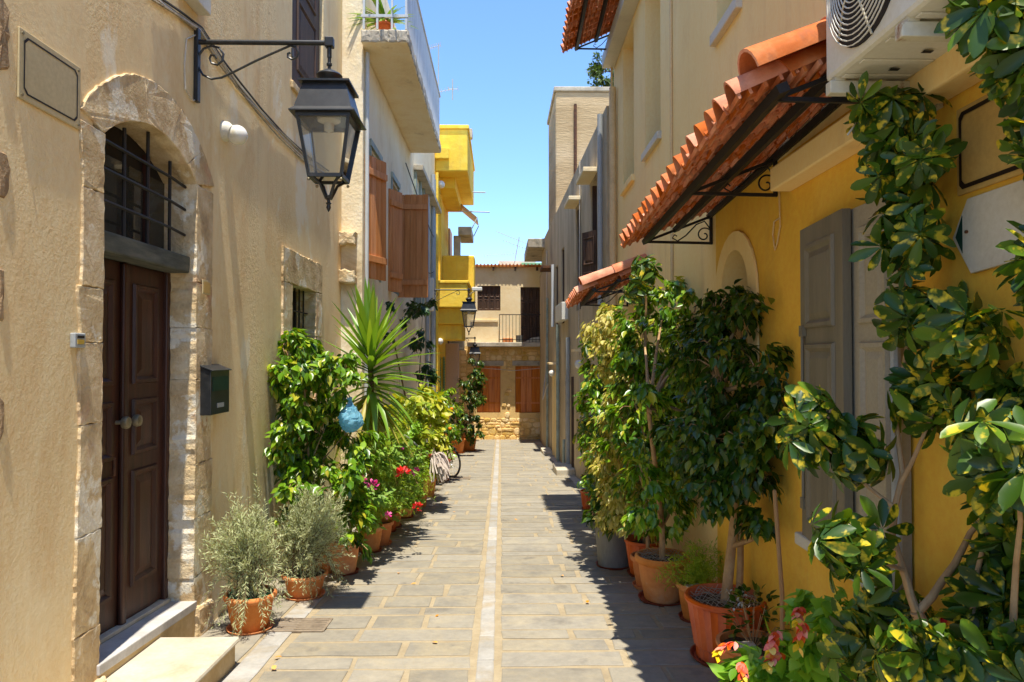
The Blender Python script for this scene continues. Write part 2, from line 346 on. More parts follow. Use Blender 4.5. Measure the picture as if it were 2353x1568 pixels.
leafmat('leaf_pine', [(0.035, 0.07, 0.015), (0.06, 0.11, 0.02), (0.085, 0.14, 0.03)], 0.6, 0.2)
leafmat('bag_blue', [(0.22, 0.52, 0.68), (0.26, 0.58, 0.74)], 0.18, 0.55, tcol=(1, 1, 1))

# ------------------------------------------------------------------ objects
COL = sc.collection
def put(o, parent=None):
    COL.objects.link(o)
    if parent is not None:
        o.parent = parent
    return o
def wpos(o):
    p = Vector((0, 0, 0))
    while o is not None:
        p += o.location; o = o.parent
    return p
def tag(o, label=None, cat=None, group=None, kind=None):
    if label: o['label'] = label
    if cat: o['category'] = cat
    if group: o['group'] = group
    if kind: o['kind'] = kind
    return o
def thing(name, loc, label, cat, group=None):
    o = bpy.data.objects.new(name, None)
    o.empty_display_size = 0.1
    o.location = loc
    put(o)
    return tag(o, label, cat, group)

class MB:
    def __init__(s): s.v = []; s.f = []
    def add(s, vs, fs):
        o = len(s.v)
        s.v += [tuple(v) for v in vs]
        s.f += [tuple(i + o for i in f) for f in fs]
        return s
    def box(s, fr, u0, u1, n0, n1, z0, z1, z0b=None, z1b=None):
        """box in a wall frame; z0b, z1b: heights at the u1 end when it is tilted"""
        z0b = z0 if z0b is None else z0b; z1b = z1 if z1b is None else z1b
        v = [fr(u0, n0, z0), fr(u1, n0, z0b), fr(u1, n1, z0b), fr(u0, n1, z0), fr(u0, n0, z1), fr(u1, n0, z1b), fr(u1, n1, z1b), fr(u0, n1, z1)]
        return s.add(v, [(0, 1, 2, 3), (7, 6, 5, 4), (0, 4, 5, 1), (1, 5, 6, 2), (2, 6, 7, 3), (3, 7, 4, 0)])
    def prism(s, fr, poly, n0, n1):
        k = len(poly)
        v = [fr(u, n0, z) for u, z in poly] + [fr(u, n1, z) for u, z in poly]
        return s.add(v, [tuple(range(k)), tuple(range(2 * k - 1, k - 1, -1))] + [(i, (i + 1) % k, k + (i + 1) % k, k + i) for i in range(k)])
    def bar(s, a, b, w, h=None, up=(0, 0, 1)):
        a = Vector(a); b = Vector(b); h = h or w
        d = (b - a).normalized(); x = d.cross(Vector(up))
        if x.length < 1e-4: x = d.cross(Vector((1, 0, 0)))
        x.normalize(); y = x.cross(d).normalized()
        v = []
        for p in (a, b):
            for i, j in ((-1, -1), (1, -1), (1, 1), (-1, 1)):
                v.append(p + x * (i * w / 2) + y * (j * h / 2))
        return s.add(v, [(0, 1, 2, 3), (7, 6, 5, 4), (0, 4, 5, 1), (1, 5, 6, 2), (2, 6, 7, 3), (3, 7, 4, 0)])
    def tube(s, pts, r, n=6, cap=True):
        pts = [Vector(p) for p in pts]
        rr = r if isinstance(r, (list, tuple)) else [r] * len(pts)
        rings = []; x = None
        for i, p in enumerate(pts):
            d = (pts[min(i + 1, len(pts) - 1)] - pts[max(i - 1, 0)])
            if d.length < 1e-9: d = Vector((0, 0, 1))
            d.normalize()
            if x is None:
                x = d.orthogonal().normalized()
            else:
                x = x - d * x.dot(d)
                x = x.normalized() if x.length > 1e-6 else d.orthogonal().normalized()
            y = d.cross(x)
            rings.append([p + (x * math.cos(2 * math.pi * k / n) + y * math.sin(2 * math.pi * k / n)) * rr[i] for k in range(n)])
        v = [q for g in rings for q in g]
        f = [(i * n + k, i * n + (k + 1) % n, (i + 1) * n + (k + 1) % n, (i + 1) * n + k) for i in range(len(pts) - 1) for k in range(n)]
        if cap:
            f += [tuple(range(n - 1, -1, -1)), tuple(range((len(pts) - 1) * n, len(pts) * n))]
        return s.add(v, f)
    def lathe(s, c, prof, n=20, rib=0.0, ribn=0):
        c = Vector(c); v = []
        for r, z in prof:
            for k in range(n):
                a = 2 * math.pi * k / n
                q = r * (1 + (rib if ribn and k % 2 else 0))
                v.append(c + Vector((q * math.cos(a), q * math.sin(a), z)))
        m = len(prof)
        f = [(i * n + k, i * n + (k + 1) % n, (i + 1) * n + (k + 1) % n, (i + 1) * n + k) for i in range(m - 1) for k in range(n)]
        return s.add(v, f)
    def sphere(s, c, r, n=14, m=8, sz=1.0):
        prof = [(max(1e-4, r * math.sin(math.pi * i / m)), -r * sz * math.cos(math.pi * i / m)) for i in range(m + 1)]
        return s.lathe(c, prof, n)
    def build(s, name, mat, parent=None, smooth=False, bevel=0.0, kind=None, fix=True, label=None):
        off = wpos(parent) if parent is not None else Vector((0, 0, 0))
        me = bpy.data.meshes.new(name)
        me.from_pydata([(x - off.x, y - off.y, z - off.z) for x, y, z in s.v], [], s.f)
        if fix:
            bm = bmesh.new(); bm.from_mesh(me)
            bmesh.ops.recalc_face_normals(bm, faces=bm.faces)
            bm.to_mesh(me); bm.free()
        if smooth:
            me.polygons.foreach_set('use_smooth', [True] * len(me.polygons))
            if smooth != 'all':
                try: me.set_sharp_from_angle(angle=R(40))
                except Exception: pass
        me.materials.append(MATS[mat])
        o = bpy.data.objects.new(name, me)
        put(o, parent)
        if bevel:
            b = o.modifiers.new('bevel', 'BEVEL'); b.width = bevel; b.segments = 2; b.limit_method = 'ANGLE'
        if kind: o['kind'] = kind
        if label: o['label'] = label
        return o
def dup(root, delta=None, matrix=None, parent=None, label=None):
    c = root.copy(); put(c, parent)
    if matrix is not None: c.matrix_basis = matrix
    elif delta is not None: c.location = root.location + Vector(delta)
    if label: c['label'] = label
    for ch in list(root.children):
        dup(ch, parent=c)
    return c

def wall_sheet(name, fr, outer, holes, depth, body, mat, parent):
    """plastered wall with real openings: front sheet, reveals, and the closed body behind"""
    bm = bmesh.new()
    off = wpos(parent)
    def loop(poly, n):
        return [bm.verts.new(fr(u, n, z) - off) for u, z in poly]
    edges = []
    lo = loop(outer, 0.0)
    edges += [bm.edges.new((lo[i], lo[(i + 1) % len(lo)])) for i in range(len(lo))]
    hl = []
    for h in holes:
        l = loop(h, 0.0); hl.append((h, l))
        edges += [bm.edges.new((l[i], l[(i + 1) % len(l)])) for i in range(len(l))]
    bmesh.ops.triangle_fill(bm, use_beauty=True, use_dissolve=False, edges=edges)
    for h, l in hl:
        b = loop(h, -depth)
        for i in range(len(l)):
            j = (i + 1) % len(l)
            bm.faces.new((l[i], l[j], b[j], b[i]))
    if body:
        b = loop(outer, -body)
        for i in range(len(lo)):
            j = (i + 1) % len(lo)
            bm.faces.new((lo[i], lo[j], b[j], b[i]))
        bm.faces.new(b)
    bmesh.ops.recalc_face_normals(bm, faces=bm.faces)
    me = bpy.data.meshes.new(name); bm.to_mesh(me); bm.free()
    me.materials.append(MATS[mat])
    o = bpy.data.objects.new(name, me)
    put(o, parent)
    return o
def stone(fr, poly, n0, n1, jit=0.012, step=0.07, ed=0.022, lump=.006):
    """hewn block: ragged outline, chamfered proud face"""
    pts = []
    for i in range(len(poly)):
        a = Vector(poly[i]); b = Vector(poly[(i + 1) % len(poly)])
        k = max(1, int((b - a).length / step))
        for j in range(k):
            p = a.lerp(b, j / k)
            pts.append(p + Vector((random.uniform(-jit, jit), random.uniform(-jit, jit))) * (0.5 if j == 0 else 1))
    c = sum(pts, Vector((0, 0))) / len(pts)
    k = len(pts); m = MB()
    ins = [p + (c - p).normalized() * min(ed, (c - p).length * 0.3) for p in pts]
    ch = min(ed * .8, abs(n1 - n0) * 0.4)
    v = [fr(p.x, n0, p.y) for p in pts] + [fr(p.x, n1 - ch + random.uniform(-.5, .5) * lump, p.y) for p in pts] + [fr(p.x, n1 + random.uniform(-lump, lump * .5), p.y) for p in ins]
    f = [(i, (i + 1) % k, k + (i + 1) % k, k + i) for i in range(k)] + [(k + i, k + (i + 1) % k, 2 * k + (i + 1) % k, 2 * k + i) for i in range(k)]
    if ed > .012:
        v.append(fr(c.x, n1 + 0.002, c.y)); f += [(2 * k + i, 2 * k + (i + 1) % k, 3 * k) for i in range(k)]
    else:
        f.append(tuple(range(2 * k, 3 * k)))
    m.add(v, f)
    return m
def panel(mb, fr, u0, u1, z0, z1, n, rim=0.035, deep=0.012, field=0.03):
    """a raised-and-fielded panel set into a door leaf"""
    def rect(a, nn): return [fr(u0 + a, nn, z0 + a), fr(u1 - a, nn, z0 + a), fr(u1 - a, nn, z1 - a), fr(u0 + a, nn, z1 - a)]
    rings = [rect(0, n), rect(0.008, n + deep), rect(rim * 0.6, n + deep), rect(rim, n - 0.002), rect(rim + field, n + deep * 0.7)]
    v = [p for r in rings for p in r]
    f = [(4 * i + k, 4 * i + (k + 1) % 4, 4 * i + 4 + (k + 1) % 4, 4 * i + 4 + k) for i in range(4) for k in range(4)] + [(16, 17, 18, 19)]
    mb.add(v, f)
    return mb

# ================================================================== SETTING
def sheet(name, pts, mat, kind='structure', parent=None):
    m = MB(); m.add(pts, [tuple(range(len(pts)))])
    return m.build(name, mat, parent, kind=kind, fix=False)
sheet('ground', [(-600, -600, -3.2), (600, -600, -3.2), (600, 600, -3.2), (-600, 600, -3.2)], 'earth')
street = sheet('street', [G(-3.2, -1.0), G(2.6, -1.0), G(2.6, 29.2), G(-3.2, 29.2)], 'paving_joint')
sheet('bounce_square', [G(-16, -22), G(16, -22), G(16, -1.0), G(-16, -1.0)], 'paving_joint')  # unseen paved area added behind the camera to bounce light onto the walls

def slab(x0, x1, y0, y1, h=0.007, jit=0.008, mb=None):
    """one paving slab with slightly uneven corners and worn edges"""
    j = lambda: random.uniform(-jit, jit)
    kx = max(1, int((x1 - x0) / .22)); ky = max(1, int((y1 - y0) / .2))
    if mb is not None: kx = ky = 1
    c = [(x0 + (x1 - x0) * i / kx + j() * .6, y0 + j()) for i in range(kx)] + [(x1 + j(), y0 + (y1 - y0) * i / ky + j() * .6) for i in range(ky)]
    c += [(x1 - (x1 - x0) * i / kx + j() * .6, y1 + j()) for i in range(kx)] + [(x0 + j(), y1 - (y1 - y0) * i / ky + j() * .6) for i in range(ky)]
    n = len(c); e = 0.007; hh = h + random.uniform(-.0025, .0025)
    cx = (x0 + x1) / 2; cy = (y0 + y1) / 2
    v = [G(x, y, -0.004) for x, y in c] + [G(x, y, hh - .004) for x, y in c]
    v += [G(x + (e if x < cx else -e), y + (e if y < cy else -e), hh) for x, y in c]
    f = [(i, (i + 1) % n, n + (i + 1) % n, n + i) for i in range(n)] + [(n + i, n + (i + 1) % n, 2 * n + (i + 1) % n, 2 * n + i) for i in range(n)] + [tuple(range(2 * n, 3 * n))]
    mb = mb or MB()
    return mb.add(v, f)
rs = random.Random(21)
far_slabs = MB(); n_slab = 0
def course(side_x0, side_x1, y0, y1):
    global n_slab
    x = side_x0
    while x < side_x1 - 0.05:
        w = rs.uniform(0.34, 0.92)
        if side_x1 - (x + w) < 0.3: w = side_x1 - x
        a, b = x + rs.uniform(0.014, .03), x + w - rs.uniform(0.014, .03)
        if y0 < 13.0 and y0 > 2.6:
            slab(a, b, y0 + .022, y1 - .022, jit=.012).build('paving_stone', 'paving', street, fix=True); n_slab += 1
        else:
            slab(a, b, y0 + .02, y1 - .02, mb=far_slabs)
        x += w
for x0, x1 in ((-1.54, -0.185), (-0.01, 1.72)):
    y = -2.0
    while y < 28.3:
        d = rs.uniform(0.19, 0.34) if rs.random() < 0.8 else rs.uniform(0.34, 0.46)
        course(x0, x1, y, min(y + d, 28.4)); y += d
far_slabs.build('distant_paving', 'paving', street, kind='stuff')
y = 0.5
while y < 28.3:                                     # pale marble line down the middle
    d = rs.uniform(0.45, 1.1)
    slab(-0.155, -0.045, y + .004, y + d - .004, 0.009, .004).build('marble_strip', 'marble_strip', street); y += d
y = 0.5
while y < 12:                                       # marble kerb line along the house fronts
    d = rs.uniform(0.6, 1.2)
    slab(-1.74, -1.57, y + .004, y + d - .004, 0.010, .004).build('marble_kerb', 'marble_strip', street); y += d
y = 0.5
while y < 10.0:
    d = rs.uniform(0.5, 1.0)
    slab(-2.26, -1.77, y + .01, y + d - .01, 0.008, .006).build('paving_stone', 'paving', street); y += d
y = 11.6
while y < 26:
    d = rs.uniform(0.7, 1.3)
    xx = R2(y - 11.55, 0.0, 0).x
    slab(xx - 0.20, xx - 0.02, y + .006, y + d - .006, 0.014, .004).build('marble_kerb', 'marble_strip', street); y += d
for px, py, wd, dp in ((690, 1440, .42, .30), (1330, 1105, .5, .42), (830, 1262, .5, .36), (1058, 1100, .4, .4), (1655, 1440, .4, .3)):
    p = ground(px, py)
    o = thing('drain_cover', G(p.x, p.y, 0), {690: 'small metal drain cover beside the lavender pot', 1330: 'drain cover by the doorstep of the grey house', 830: 'reddish drain cover under the ficus overhang', 1058: 'drain cover under the bicycle wheel', 1655: 'drain cover behind the large red pot'}[px], 'drain cover')
    m = MB()
    for k in range(6):
        yy = p.y - dp / 2 + dp * k / 6
        m.add([G(p.x - wd / 2, yy, .013), G(p.x + wd / 2, yy, .013), G(p.x + wd / 2, yy + dp / 7.5, .013), G(p.x - wd / 2, yy + dp / 7.5, .013)], [(0, 1, 2, 3)])
    m.build('grate', 'drain_iron', o, fix=False, kind='stuff')
    m = MB()
    for a, b in ((-1, 1),):
        m.bar(G(p.x - wd / 2, p.y - dp / 2, .011), G(p.x + wd / 2, p.y - dp / 2, .011), .02, .012)
        m.bar(G(p.x - wd / 2, p.y + dp / 2, .011), G(p.x + wd / 2, p.y + dp / 2, .011), .02, .012)
        m.bar(G(p.x - wd / 2, p.y - dp / 2, .011), G(p.x - wd / 2, p.y + dp / 2, .011), .02, .012)
        m.bar(G(p.x + wd / 2, p.y - dp / 2, .011), G(p.x + wd / 2, p.y + dp / 2, .011), .02, .012)
    m.build('rim', 'drain_iron', o)

# ================================================================== CREAM HOUSE (near left)
def arc(u0, u1, z, rise, n=14):
    """segmental arch from (u0,z) to (u1,z)"""
    c = (u1 - u0) / 2; r = (c * c + rise * rise) / (2 * rise); cx = (u0 + u1) / 2; cz = z + rise - r
    a0 = math.asin(c / r)
    return [(cx + r * math.sin(-a0 + 2 * a0 * i / n), cz + r * math.cos(-a0 + 2 * a0 * i / n)) for i in range(n + 1)]
h1 = thing('cream_house', (-2.28, 4.0, -0.25), 'cream plastered house with a stone framed arched door and iron lantern', 'house')
dU0, dU1, dZ, dRise = 4.13, 5.38, 3.07, 0.22
door_hole = [(dU0 - .10, -0.4)] + arc(dU0 - .10, dU1 + .12, dZ + .02, dRise + .08) + [(dU1 + .12, -0.4)]
win_hole = [(7.75, 1.35), (7.75, 2.72), (8.93, 2.72), (8.93, 1.35)]
up_hole = [(7.83, 4.79), (7.83, 6.75), (9.20, 6.75), (9.20, 4.79)]
wall_sheet('wall', L1, [(.2, -1.2), (.2, 7.0), (10.29, 7.0), (10.29, -1.2)], [door_hole, win_hole, up_hole], 0.24, 5.0, 'plaster_cream', h1)
MB().box(L1, .2, 10.27, -5, -0.01, 7.0, 7.12).build('roof', 'concrete', h1)
# door surround, stone by stone
sur = [] 
z = -0.22
rs = random.Random(5)
while z < dZ - 0.02:                                # near jamb
    hgt = min(rs.uniform(0.30, 0.62), dZ - z)
    if dZ - (z + hgt) < 0.15: hgt = dZ - z
    sur.append([(dU0 - rs.uniform(.20, .25), z + .0015), (dU0 + rs.uniform(-.005, .012), z + .0015), (dU0, z + hgt - .0015), (dU0 - rs.uniform(.20, .25), z + hgt - .0015)]); z += hgt
z = -0.26
while z < dZ - 0.02:                                # far jamb
    hgt = min(rs.uniform(0.34, 0.66), dZ - z)
    if dZ - (z + hgt) < 0.15: hgt = dZ - z
    sur.append([(dU1 - rs.uniform(-.005, .015), z + .0015), (dU1 + rs.uniform(.27, .33), z + .0015), (dU1 + rs.uniform(.27, .33), z + hgt - .0015), (dU1, z + hgt - .0015)]); z += hgt
ia = arc(dU0, dU1, dZ, dRise, 20); oa = arc(dU0 - .24, dU1 + .32, dZ + .06, dRise + .24, 20)
for a, b in ((0, 8), (8, 13), (13, 17), (17, 20)):
    sur.append(ia[a:b + 1] + oa[a:b + 1][::-1])
ds = None
for i, p in enumerate(sur):
    stone(L1, p, -0.235, 0.016, 0.0065, .035, .006, .002).build('surround_stone', 'stone_surround', h1)
for p in ([(3.84, -.40), (4.16, -.40), (4.14, -.02), (3.90, -.04)], [(5.36, -.45), (5.66, -.45), (5.64, -.10), (5.38, -.08)]):
    stone(L1, p, -.2, 0.06, .010, .05, .02, .008).build('footing_stone', 'stone_surround', h1)
MB().box(L1, 4.0, 5.47, -0.21, -0.035, 2.405, 2.53).build('door_lintel', 'wood_beam', h1, bevel=.012)
# door
door = MB().box(L1, dU0 - .06, dU1 + .06, -.29, -.235, -0.05, 2.45).build('door', 'wood_door', h1)
door['label'] = 'dark brown panelled double door'
for u0, u1 in ((4.13, 4.735), (4.765, 5.33)):
    lf = MB().box(L1, u0, u1, -.233, -.205, 0.02, 2.40)
    for z0, z1 in ((0.24, 1.02), (1.12, 1.50), (1.60, 2.28)):
        panel(lf, L1, u0 + .12, u1 - .10, z0, z1, -.203, .05, .018, .05)
    lf.build('leaf', 'wood_door', door)
MB().box(L1, 4.72, 4.785, -.204, -.170, 0.0, 2.40).build('meeting_rail', 'wood_door', door, bevel=.012)
MB().box(L1, 5.33, 5.40, -.233, -.175, 0.0, 2.41).build('frame', 'wood_door', door, bevel=.01)
for u in (4.69, 4.835):
    c = L1(u, -.14, 1.36)
    m = MB(); m.tube([L1(u, -.205, 1.36), L1(u, -.165, 1.36)], .013, 10)
    m.tube([L1(u, -.165, 1.36), L1(u, -.158, 1.36), L1(u, -.14, 1.36), L1(u, -.122, 1.36), L1(u, -.116, 1.36)], [.015, .036, .042, .036, .012], 14)
    m.build('knob', 'knob_metal', door, smooth=True)
MB().box(L1, 4.655, 4.675, -.204, -.192, 1.02, 1.14).build('keyhole_plate', 'rust_iron', door, bevel=.004)
# fanlight with bars
fl = MB().prism(L1, [(dU0 - .05, 2.5)] + arc(dU0 - .05, dU1 + .05, dZ, dRise + .03) + [(dU1 + .05, 2.5)], -.28, -.235).build('fanlight', 'dark_void', h1)
m = MB(); m.prism(L1, [(dU0, 2.53)] + arc(dU0, dU1, dZ, dRise)[:1] + [(dU0 + .06, dZ + .03), (dU0 + .06, 2.53)], -.233, -.20)
m.build('frame', 'wood_door', fl)
for u in (4.45, 5.05):
    MB().box(L1, u, u + .05, -.233, -.20, 2.53, 3.2).build('frame', 'wood_door', fl)
for u0, u1 in ((4.2, 4.44), (4.51, 5.04), (5.11, 5.36)):
    MB().box(L1, u0, u1, -.225, -.22, 2.55, 3.07).build('pane', 'window_glass', fl)
for u in (4.22, 4.50, 4.80, 5.12):
    MB().tube([L1(u, -.07, 2.52), L1(u, -.07, 3.30 - abs(u - 4.75) * .34)], .012, 6).build('bar', 'iron_rail', fl)
for z in (2.70, 2.89, 3.06):
    MB().tube([L1(4.14, -.058, z + .01), L1(5.12, -.062, z), L1(5.40, -.075, z - .012)], .011, 6).build('bar', 'iron_rail', fl)
# threshold and step
MB().box(L1, dU0 - .03, dU1 + .02, -.24, 0.03, -0.005, 0.055, -0.085, -0.025).build('threshold', 'threshold_marble', h1, bevel=.006)
MB().box(L1, dU0 - .02, dU1 + .01, -.23, 0.022, -0.5, -0.007, -0.5, -0.087).build('threshold_base', 'step_side', h1)
MB().box(L1, dU0 - .0, dU1 - .02, -.233, -.15, 0.057, 0.085, -0.023, 0.005).build('sill', 'concrete', h1, bevel=.005)
st = MB().box(L1, 2.55, 4.83, 0.0, 0.52, -0.6, -0.045 - .035, -0.6, -0.115).build('step', 'step_side', h1)
MB().box(L1, 2.53, 4.85, 0.004, 0.55, -0.043, 0.0, -0.113, -0.075).build('tread', 'marble_step', st, bevel=.02)
# old stones left bare in the plaster at the picture edge
for pts in ([(-6, 338), (14, 345), (26, 385), (24, 440), (10, 462), (-6, 460)], [(-5, 610), (8, 612), (9, 690), (5, 745), (-5, 742)], [(-5, 905), (7, 915), (6, 1000), (-5, 1030)], [(-6, -40), (20, 20), (24, 90), (18, 165), (-6, 168)]):
    stone(L1, [L1.hit(x, y) for x, y in pts], -.03, 0.008, .006, .05).build('bare_stone', 'stone_dark', h1)
# stone framed window with bars
for p in ([(7.50, 2.57), (9.13, 2.57), (9.13, 2.93), (7.50, 2.93)], [(7.50, 1.75), (7.83, 1.75), (7.83, 2.56), (7.50, 2.56)], [(7.50, 1.28), (7.83, 1.28), (7.83, 1.74), (7.50, 1.74)],
          [(8.83, 2.02), (9.13, 2.02), (9.13, 2.56), (8.83, 2.56)], [(8.83, 1.28), (9.13, 1.28), (9.13, 2.01), (8.83, 2.01)], [(7.46, 1.10), (9.16, 1.10), (9.16, 1.27), (7.46, 1.27)]):
    stone(L1, p, -.22, 0.022, .008, .04, .006, .002).build('window_stone', 'stone_surround', h1)
w = MB().box(L1, 7.78, 8.9, -.28, -.22, 1.3, 2.6).build('window', 'dark_void', h1)
for u in (7.98, 8.16, 8.34, 8.52, 8.70):
    MB().tube([L1(u, -.10, 1.27), L1(u, -.10, 2.57)], .011, 6).build('bar', 'iron_rail', w)
for z in (1.6, 1.95, 2.3):
    MB().tube([L1(7.83, -.09, z), L1(8.83, -.09, z)], .010, 6).build('bar', 'iron_rail', w)
# upper shutter
s = MB().box(L1, 7.83, 9.20, -.10, -.05, 4.79, 6.8)
s = s.build('shutter', 'wood_dark', h1)
for u0, u1 in ((7.85, 8.98),):
    lf = MB().box(L1, u0, u1, -.048, -.015, 4.81, 6.76)
    panel(lf, L1, u0 + .2, u1 - .14, 5.0, 5.82, -.013, .05, .02, .05); panel(lf, L1, u0 + .2, u1 - .14, 5.98, 6.7, -.013, .05, .02, .05)
    lf.build('leaf', 'wood_dark', s)
MB().box(L1, 7.80, 7.86, -.02, .012, 5.05, 5.14).build('hinge', 'iron_black', s)
MB().box(L1, 7.78, 9.24, -.08, .03, 4.70, 4.785).build('window_sill', 'stone_surround', h1, bevel=.01)

# things on that wall
def plaque(name, fr, px, mat, label, cat, n=0.012, inset=(.03, .009), cut=.025):
    q = [fr.hit(x, y) for x, y in px]
    u0 = min(a for a, _ in q); u1 = max(a for a, _ in q); z1 = (q[0][1] + q[1][1]) / 2; z0 = (q[2][1] + q[3][1]) / 2
    o = thing(name, fr((u0 + u1) / 2, 0.001, z0), label, cat)
    MB().box(fr, u0, u1, 0.002, n, z0, z1).build('plate', mat, o, bevel=.004)
    a, t = inset
    U0, U1, Z0, Z1 = u0 + a, u1 - a, z0 + a, z1 - a
    def ring(d): return [(U0 + d + cut, Z0 + d), (U1 - d - cut, Z0 + d), (U1 - d, Z0 + d + cut), (U1 - d, Z1 - d - cut), (U1 - d - cut, Z1 - d), (U0 + d + cut, Z1 - d), (U0 + d, Z1 - d - cut), (U0 + d, Z0 + d + cut)]
    r0, r1 = ring(0), ring(t); k = 8
    m = MB(); m.add([fr(u, n + .003, z) for u, z in r0] + [fr(u, n + .003, z) for u, z in r1], [(i, (i + 1) % k, k + (i + 1) % k, k + i) for i in range(k)])
    m.build('border_line', 'paint_black', o, fix=False)
    m = MB()
    for u in (u0 + .022, u1 - .022):
        for z in (z0 + .022, z1 - .022):
            m = MB(); m.tube([fr(u, n, z), fr(u, n + .006, z)], .007, 8); m.build('screw', 'knob_metal', o)
    return o
plaque('name_plate', L1, [(40, 62), (181, 156), (178, 297), (37, 226)], 'plaque', 'blank olive plate with black border line high beside the arched door', 'plate')
# hit() of the near corner lies close to the frame edge; keep it in one rectangle
o = thing('small_plate', L1(5.55, .03, 2.1), 'tiny blank beige plate on the far jamb of the arched door', 'plate')
a = L1.hit(466, 643, .03); b = L1.hit(483, 679, .03)
MB().box(L1, a[0], b[0], .024, .032, b[1], a[1]).build('plate', 'plaque', o, bevel=.002)
MB().box(L1, a[0] + .012, b[0] - .012, .0325, .0345, b[1] + .012, a[1] - .012).build('inner_panel', 'plaque_yellow', o)
a = L1.hit(160, 765); b = L1.hit(187, 800)
o = thing('door_bell', L1((a[0] + b[0]) / 2, 0, b[1]), 'grey door bell box with yellow name slips left of the arched door', 'door bell')
MB().box(L1, a[0], b[0] - .01, 0.0, .03, b[1], a[1]).build('housing', 'metal_grey', o, bevel=.006)
MB().box(L1, a[0] + .018, b[0] - .03, .031, .034, b[1] + .02, b[1] + .045).build('name_slip', 'label_yellow', o)
MB().box(L1, a[0] + .018, b[0] - .03, .031, .034, b[1] + .052, a[1] - .015).build('button', 'paint_black', o)
a = L1.hit(497, 848); b = L1.hit(540, 953)
o = thing('mailbox', L1(5.5, 0, b[1]), 'black metal letterbox with sloping lid on the cream wall', 'mailbox')
u0, u1, z0 = 5.46, 5.83, 1.34
m = MB(); m.prism(Fr(L1(u0, 0, 0), (1, 0), (0, 1)), [(0.004, z0), (.095, z0), (.095, z0 + .335), (.004, z0 + .37)], 0, u1 - u0)
m.build('body', 'iron_black', o, bevel=.004)
m = MB(); m.prism(Fr(L1(u0 - .01, 0, 0), (1, 0), (0, 1)), [(0.0, z0 + .372), (.108, z0 + .332), (.111, z0 + .340), (.0, z0 + .385)], 0, u1 - u0 + .02)
m.build('lid', 'iron_black', o, bevel=.003)
MB().box(L1, u0 + .03, u1 - .03, .096, .099, z0 + .18, z0 + .29).build('window_strip', 'bottle_green', o)  # reflection of green foliage put into the strip's colour
MB().box(L1, u0 + .12, u1 - .12, .096, .100, z0 + .05, z0 + .085).build('name_holder', 'metal_grey', o)
# globe light
p = L1.hit(550, 310, .12)
o = thing('globe_light', L1(p[0], 0, p[1] - .1), 'round white globe wall light with rust streaks beside the lantern', 'wall light')
MB().tube([L1(p[0] - .02, 0, p[1] + .02), L1(p[0] - .02, .03, p[1] + .02), L1(p[0] - .02, .06, p[1] + .01)], [.085, .08, .06], 16).build('base', 'frame_pale', o, smooth=True)
MB().sphere(L1(p[0] + .01, .10, p[1]), .082, 20, 12).build('globe', 'lamp_globe', o, smooth='all')
# electric box at the top edge
a = L1.hit(413, -60); b = L1.hit(457, 55)
o = thing('junction_box', L1(b[0], 0, b[1]), 'white electric box above the lantern bracket', 'electric box')
MB().box(L1, 5.05, 5.40, 0.0, .10, b[1] + .05, b[1] + .55).build('box', 'ac_white', o, bevel=.008)
for z in (.12, .2): MB().tube([L1(5.2, .1, b[1] + z), L1(5.2, .112, b[1] + z)], .025, 12).build('plug', 'metal_grey', o)
# cables
o = thing('cable_bundle', L1(6.2, 0, 3.6), 'bundle of old cables sagging diagonally across the cream wall', 'cables')
base = [(335, -10), (395, 35), (450, 72), (500, 150), (540, 205), (590, 262), (640, 318), (692, 368), (740, 400)]
for k in range(4):
    pts = []
    for x, y in base:
        q = L1.hit(x + k * 3.5 + random.uniform(-3, 3), y - k * 2.5 + random.uniform(-3, 3))
        pts.append(L1(q[0], .012 + random.uniform(0, .012), q[1]))
    MB().tube(pts, .009, 5).build('cable', ('cable_grey', 'cable_white', 'cable_grey', 'rubber')[k], o, smooth=True)
pts = [L1(*((lambda q: (q[0], .012, q[1]))(L1.hit(x, y)))) for x, y in ((452, 78), (425, 90), (420, 150), (422, 205), (440, 232), (455, 225))]
MB().tube(pts, .006, 5).build('cable', 'cable_white', o)

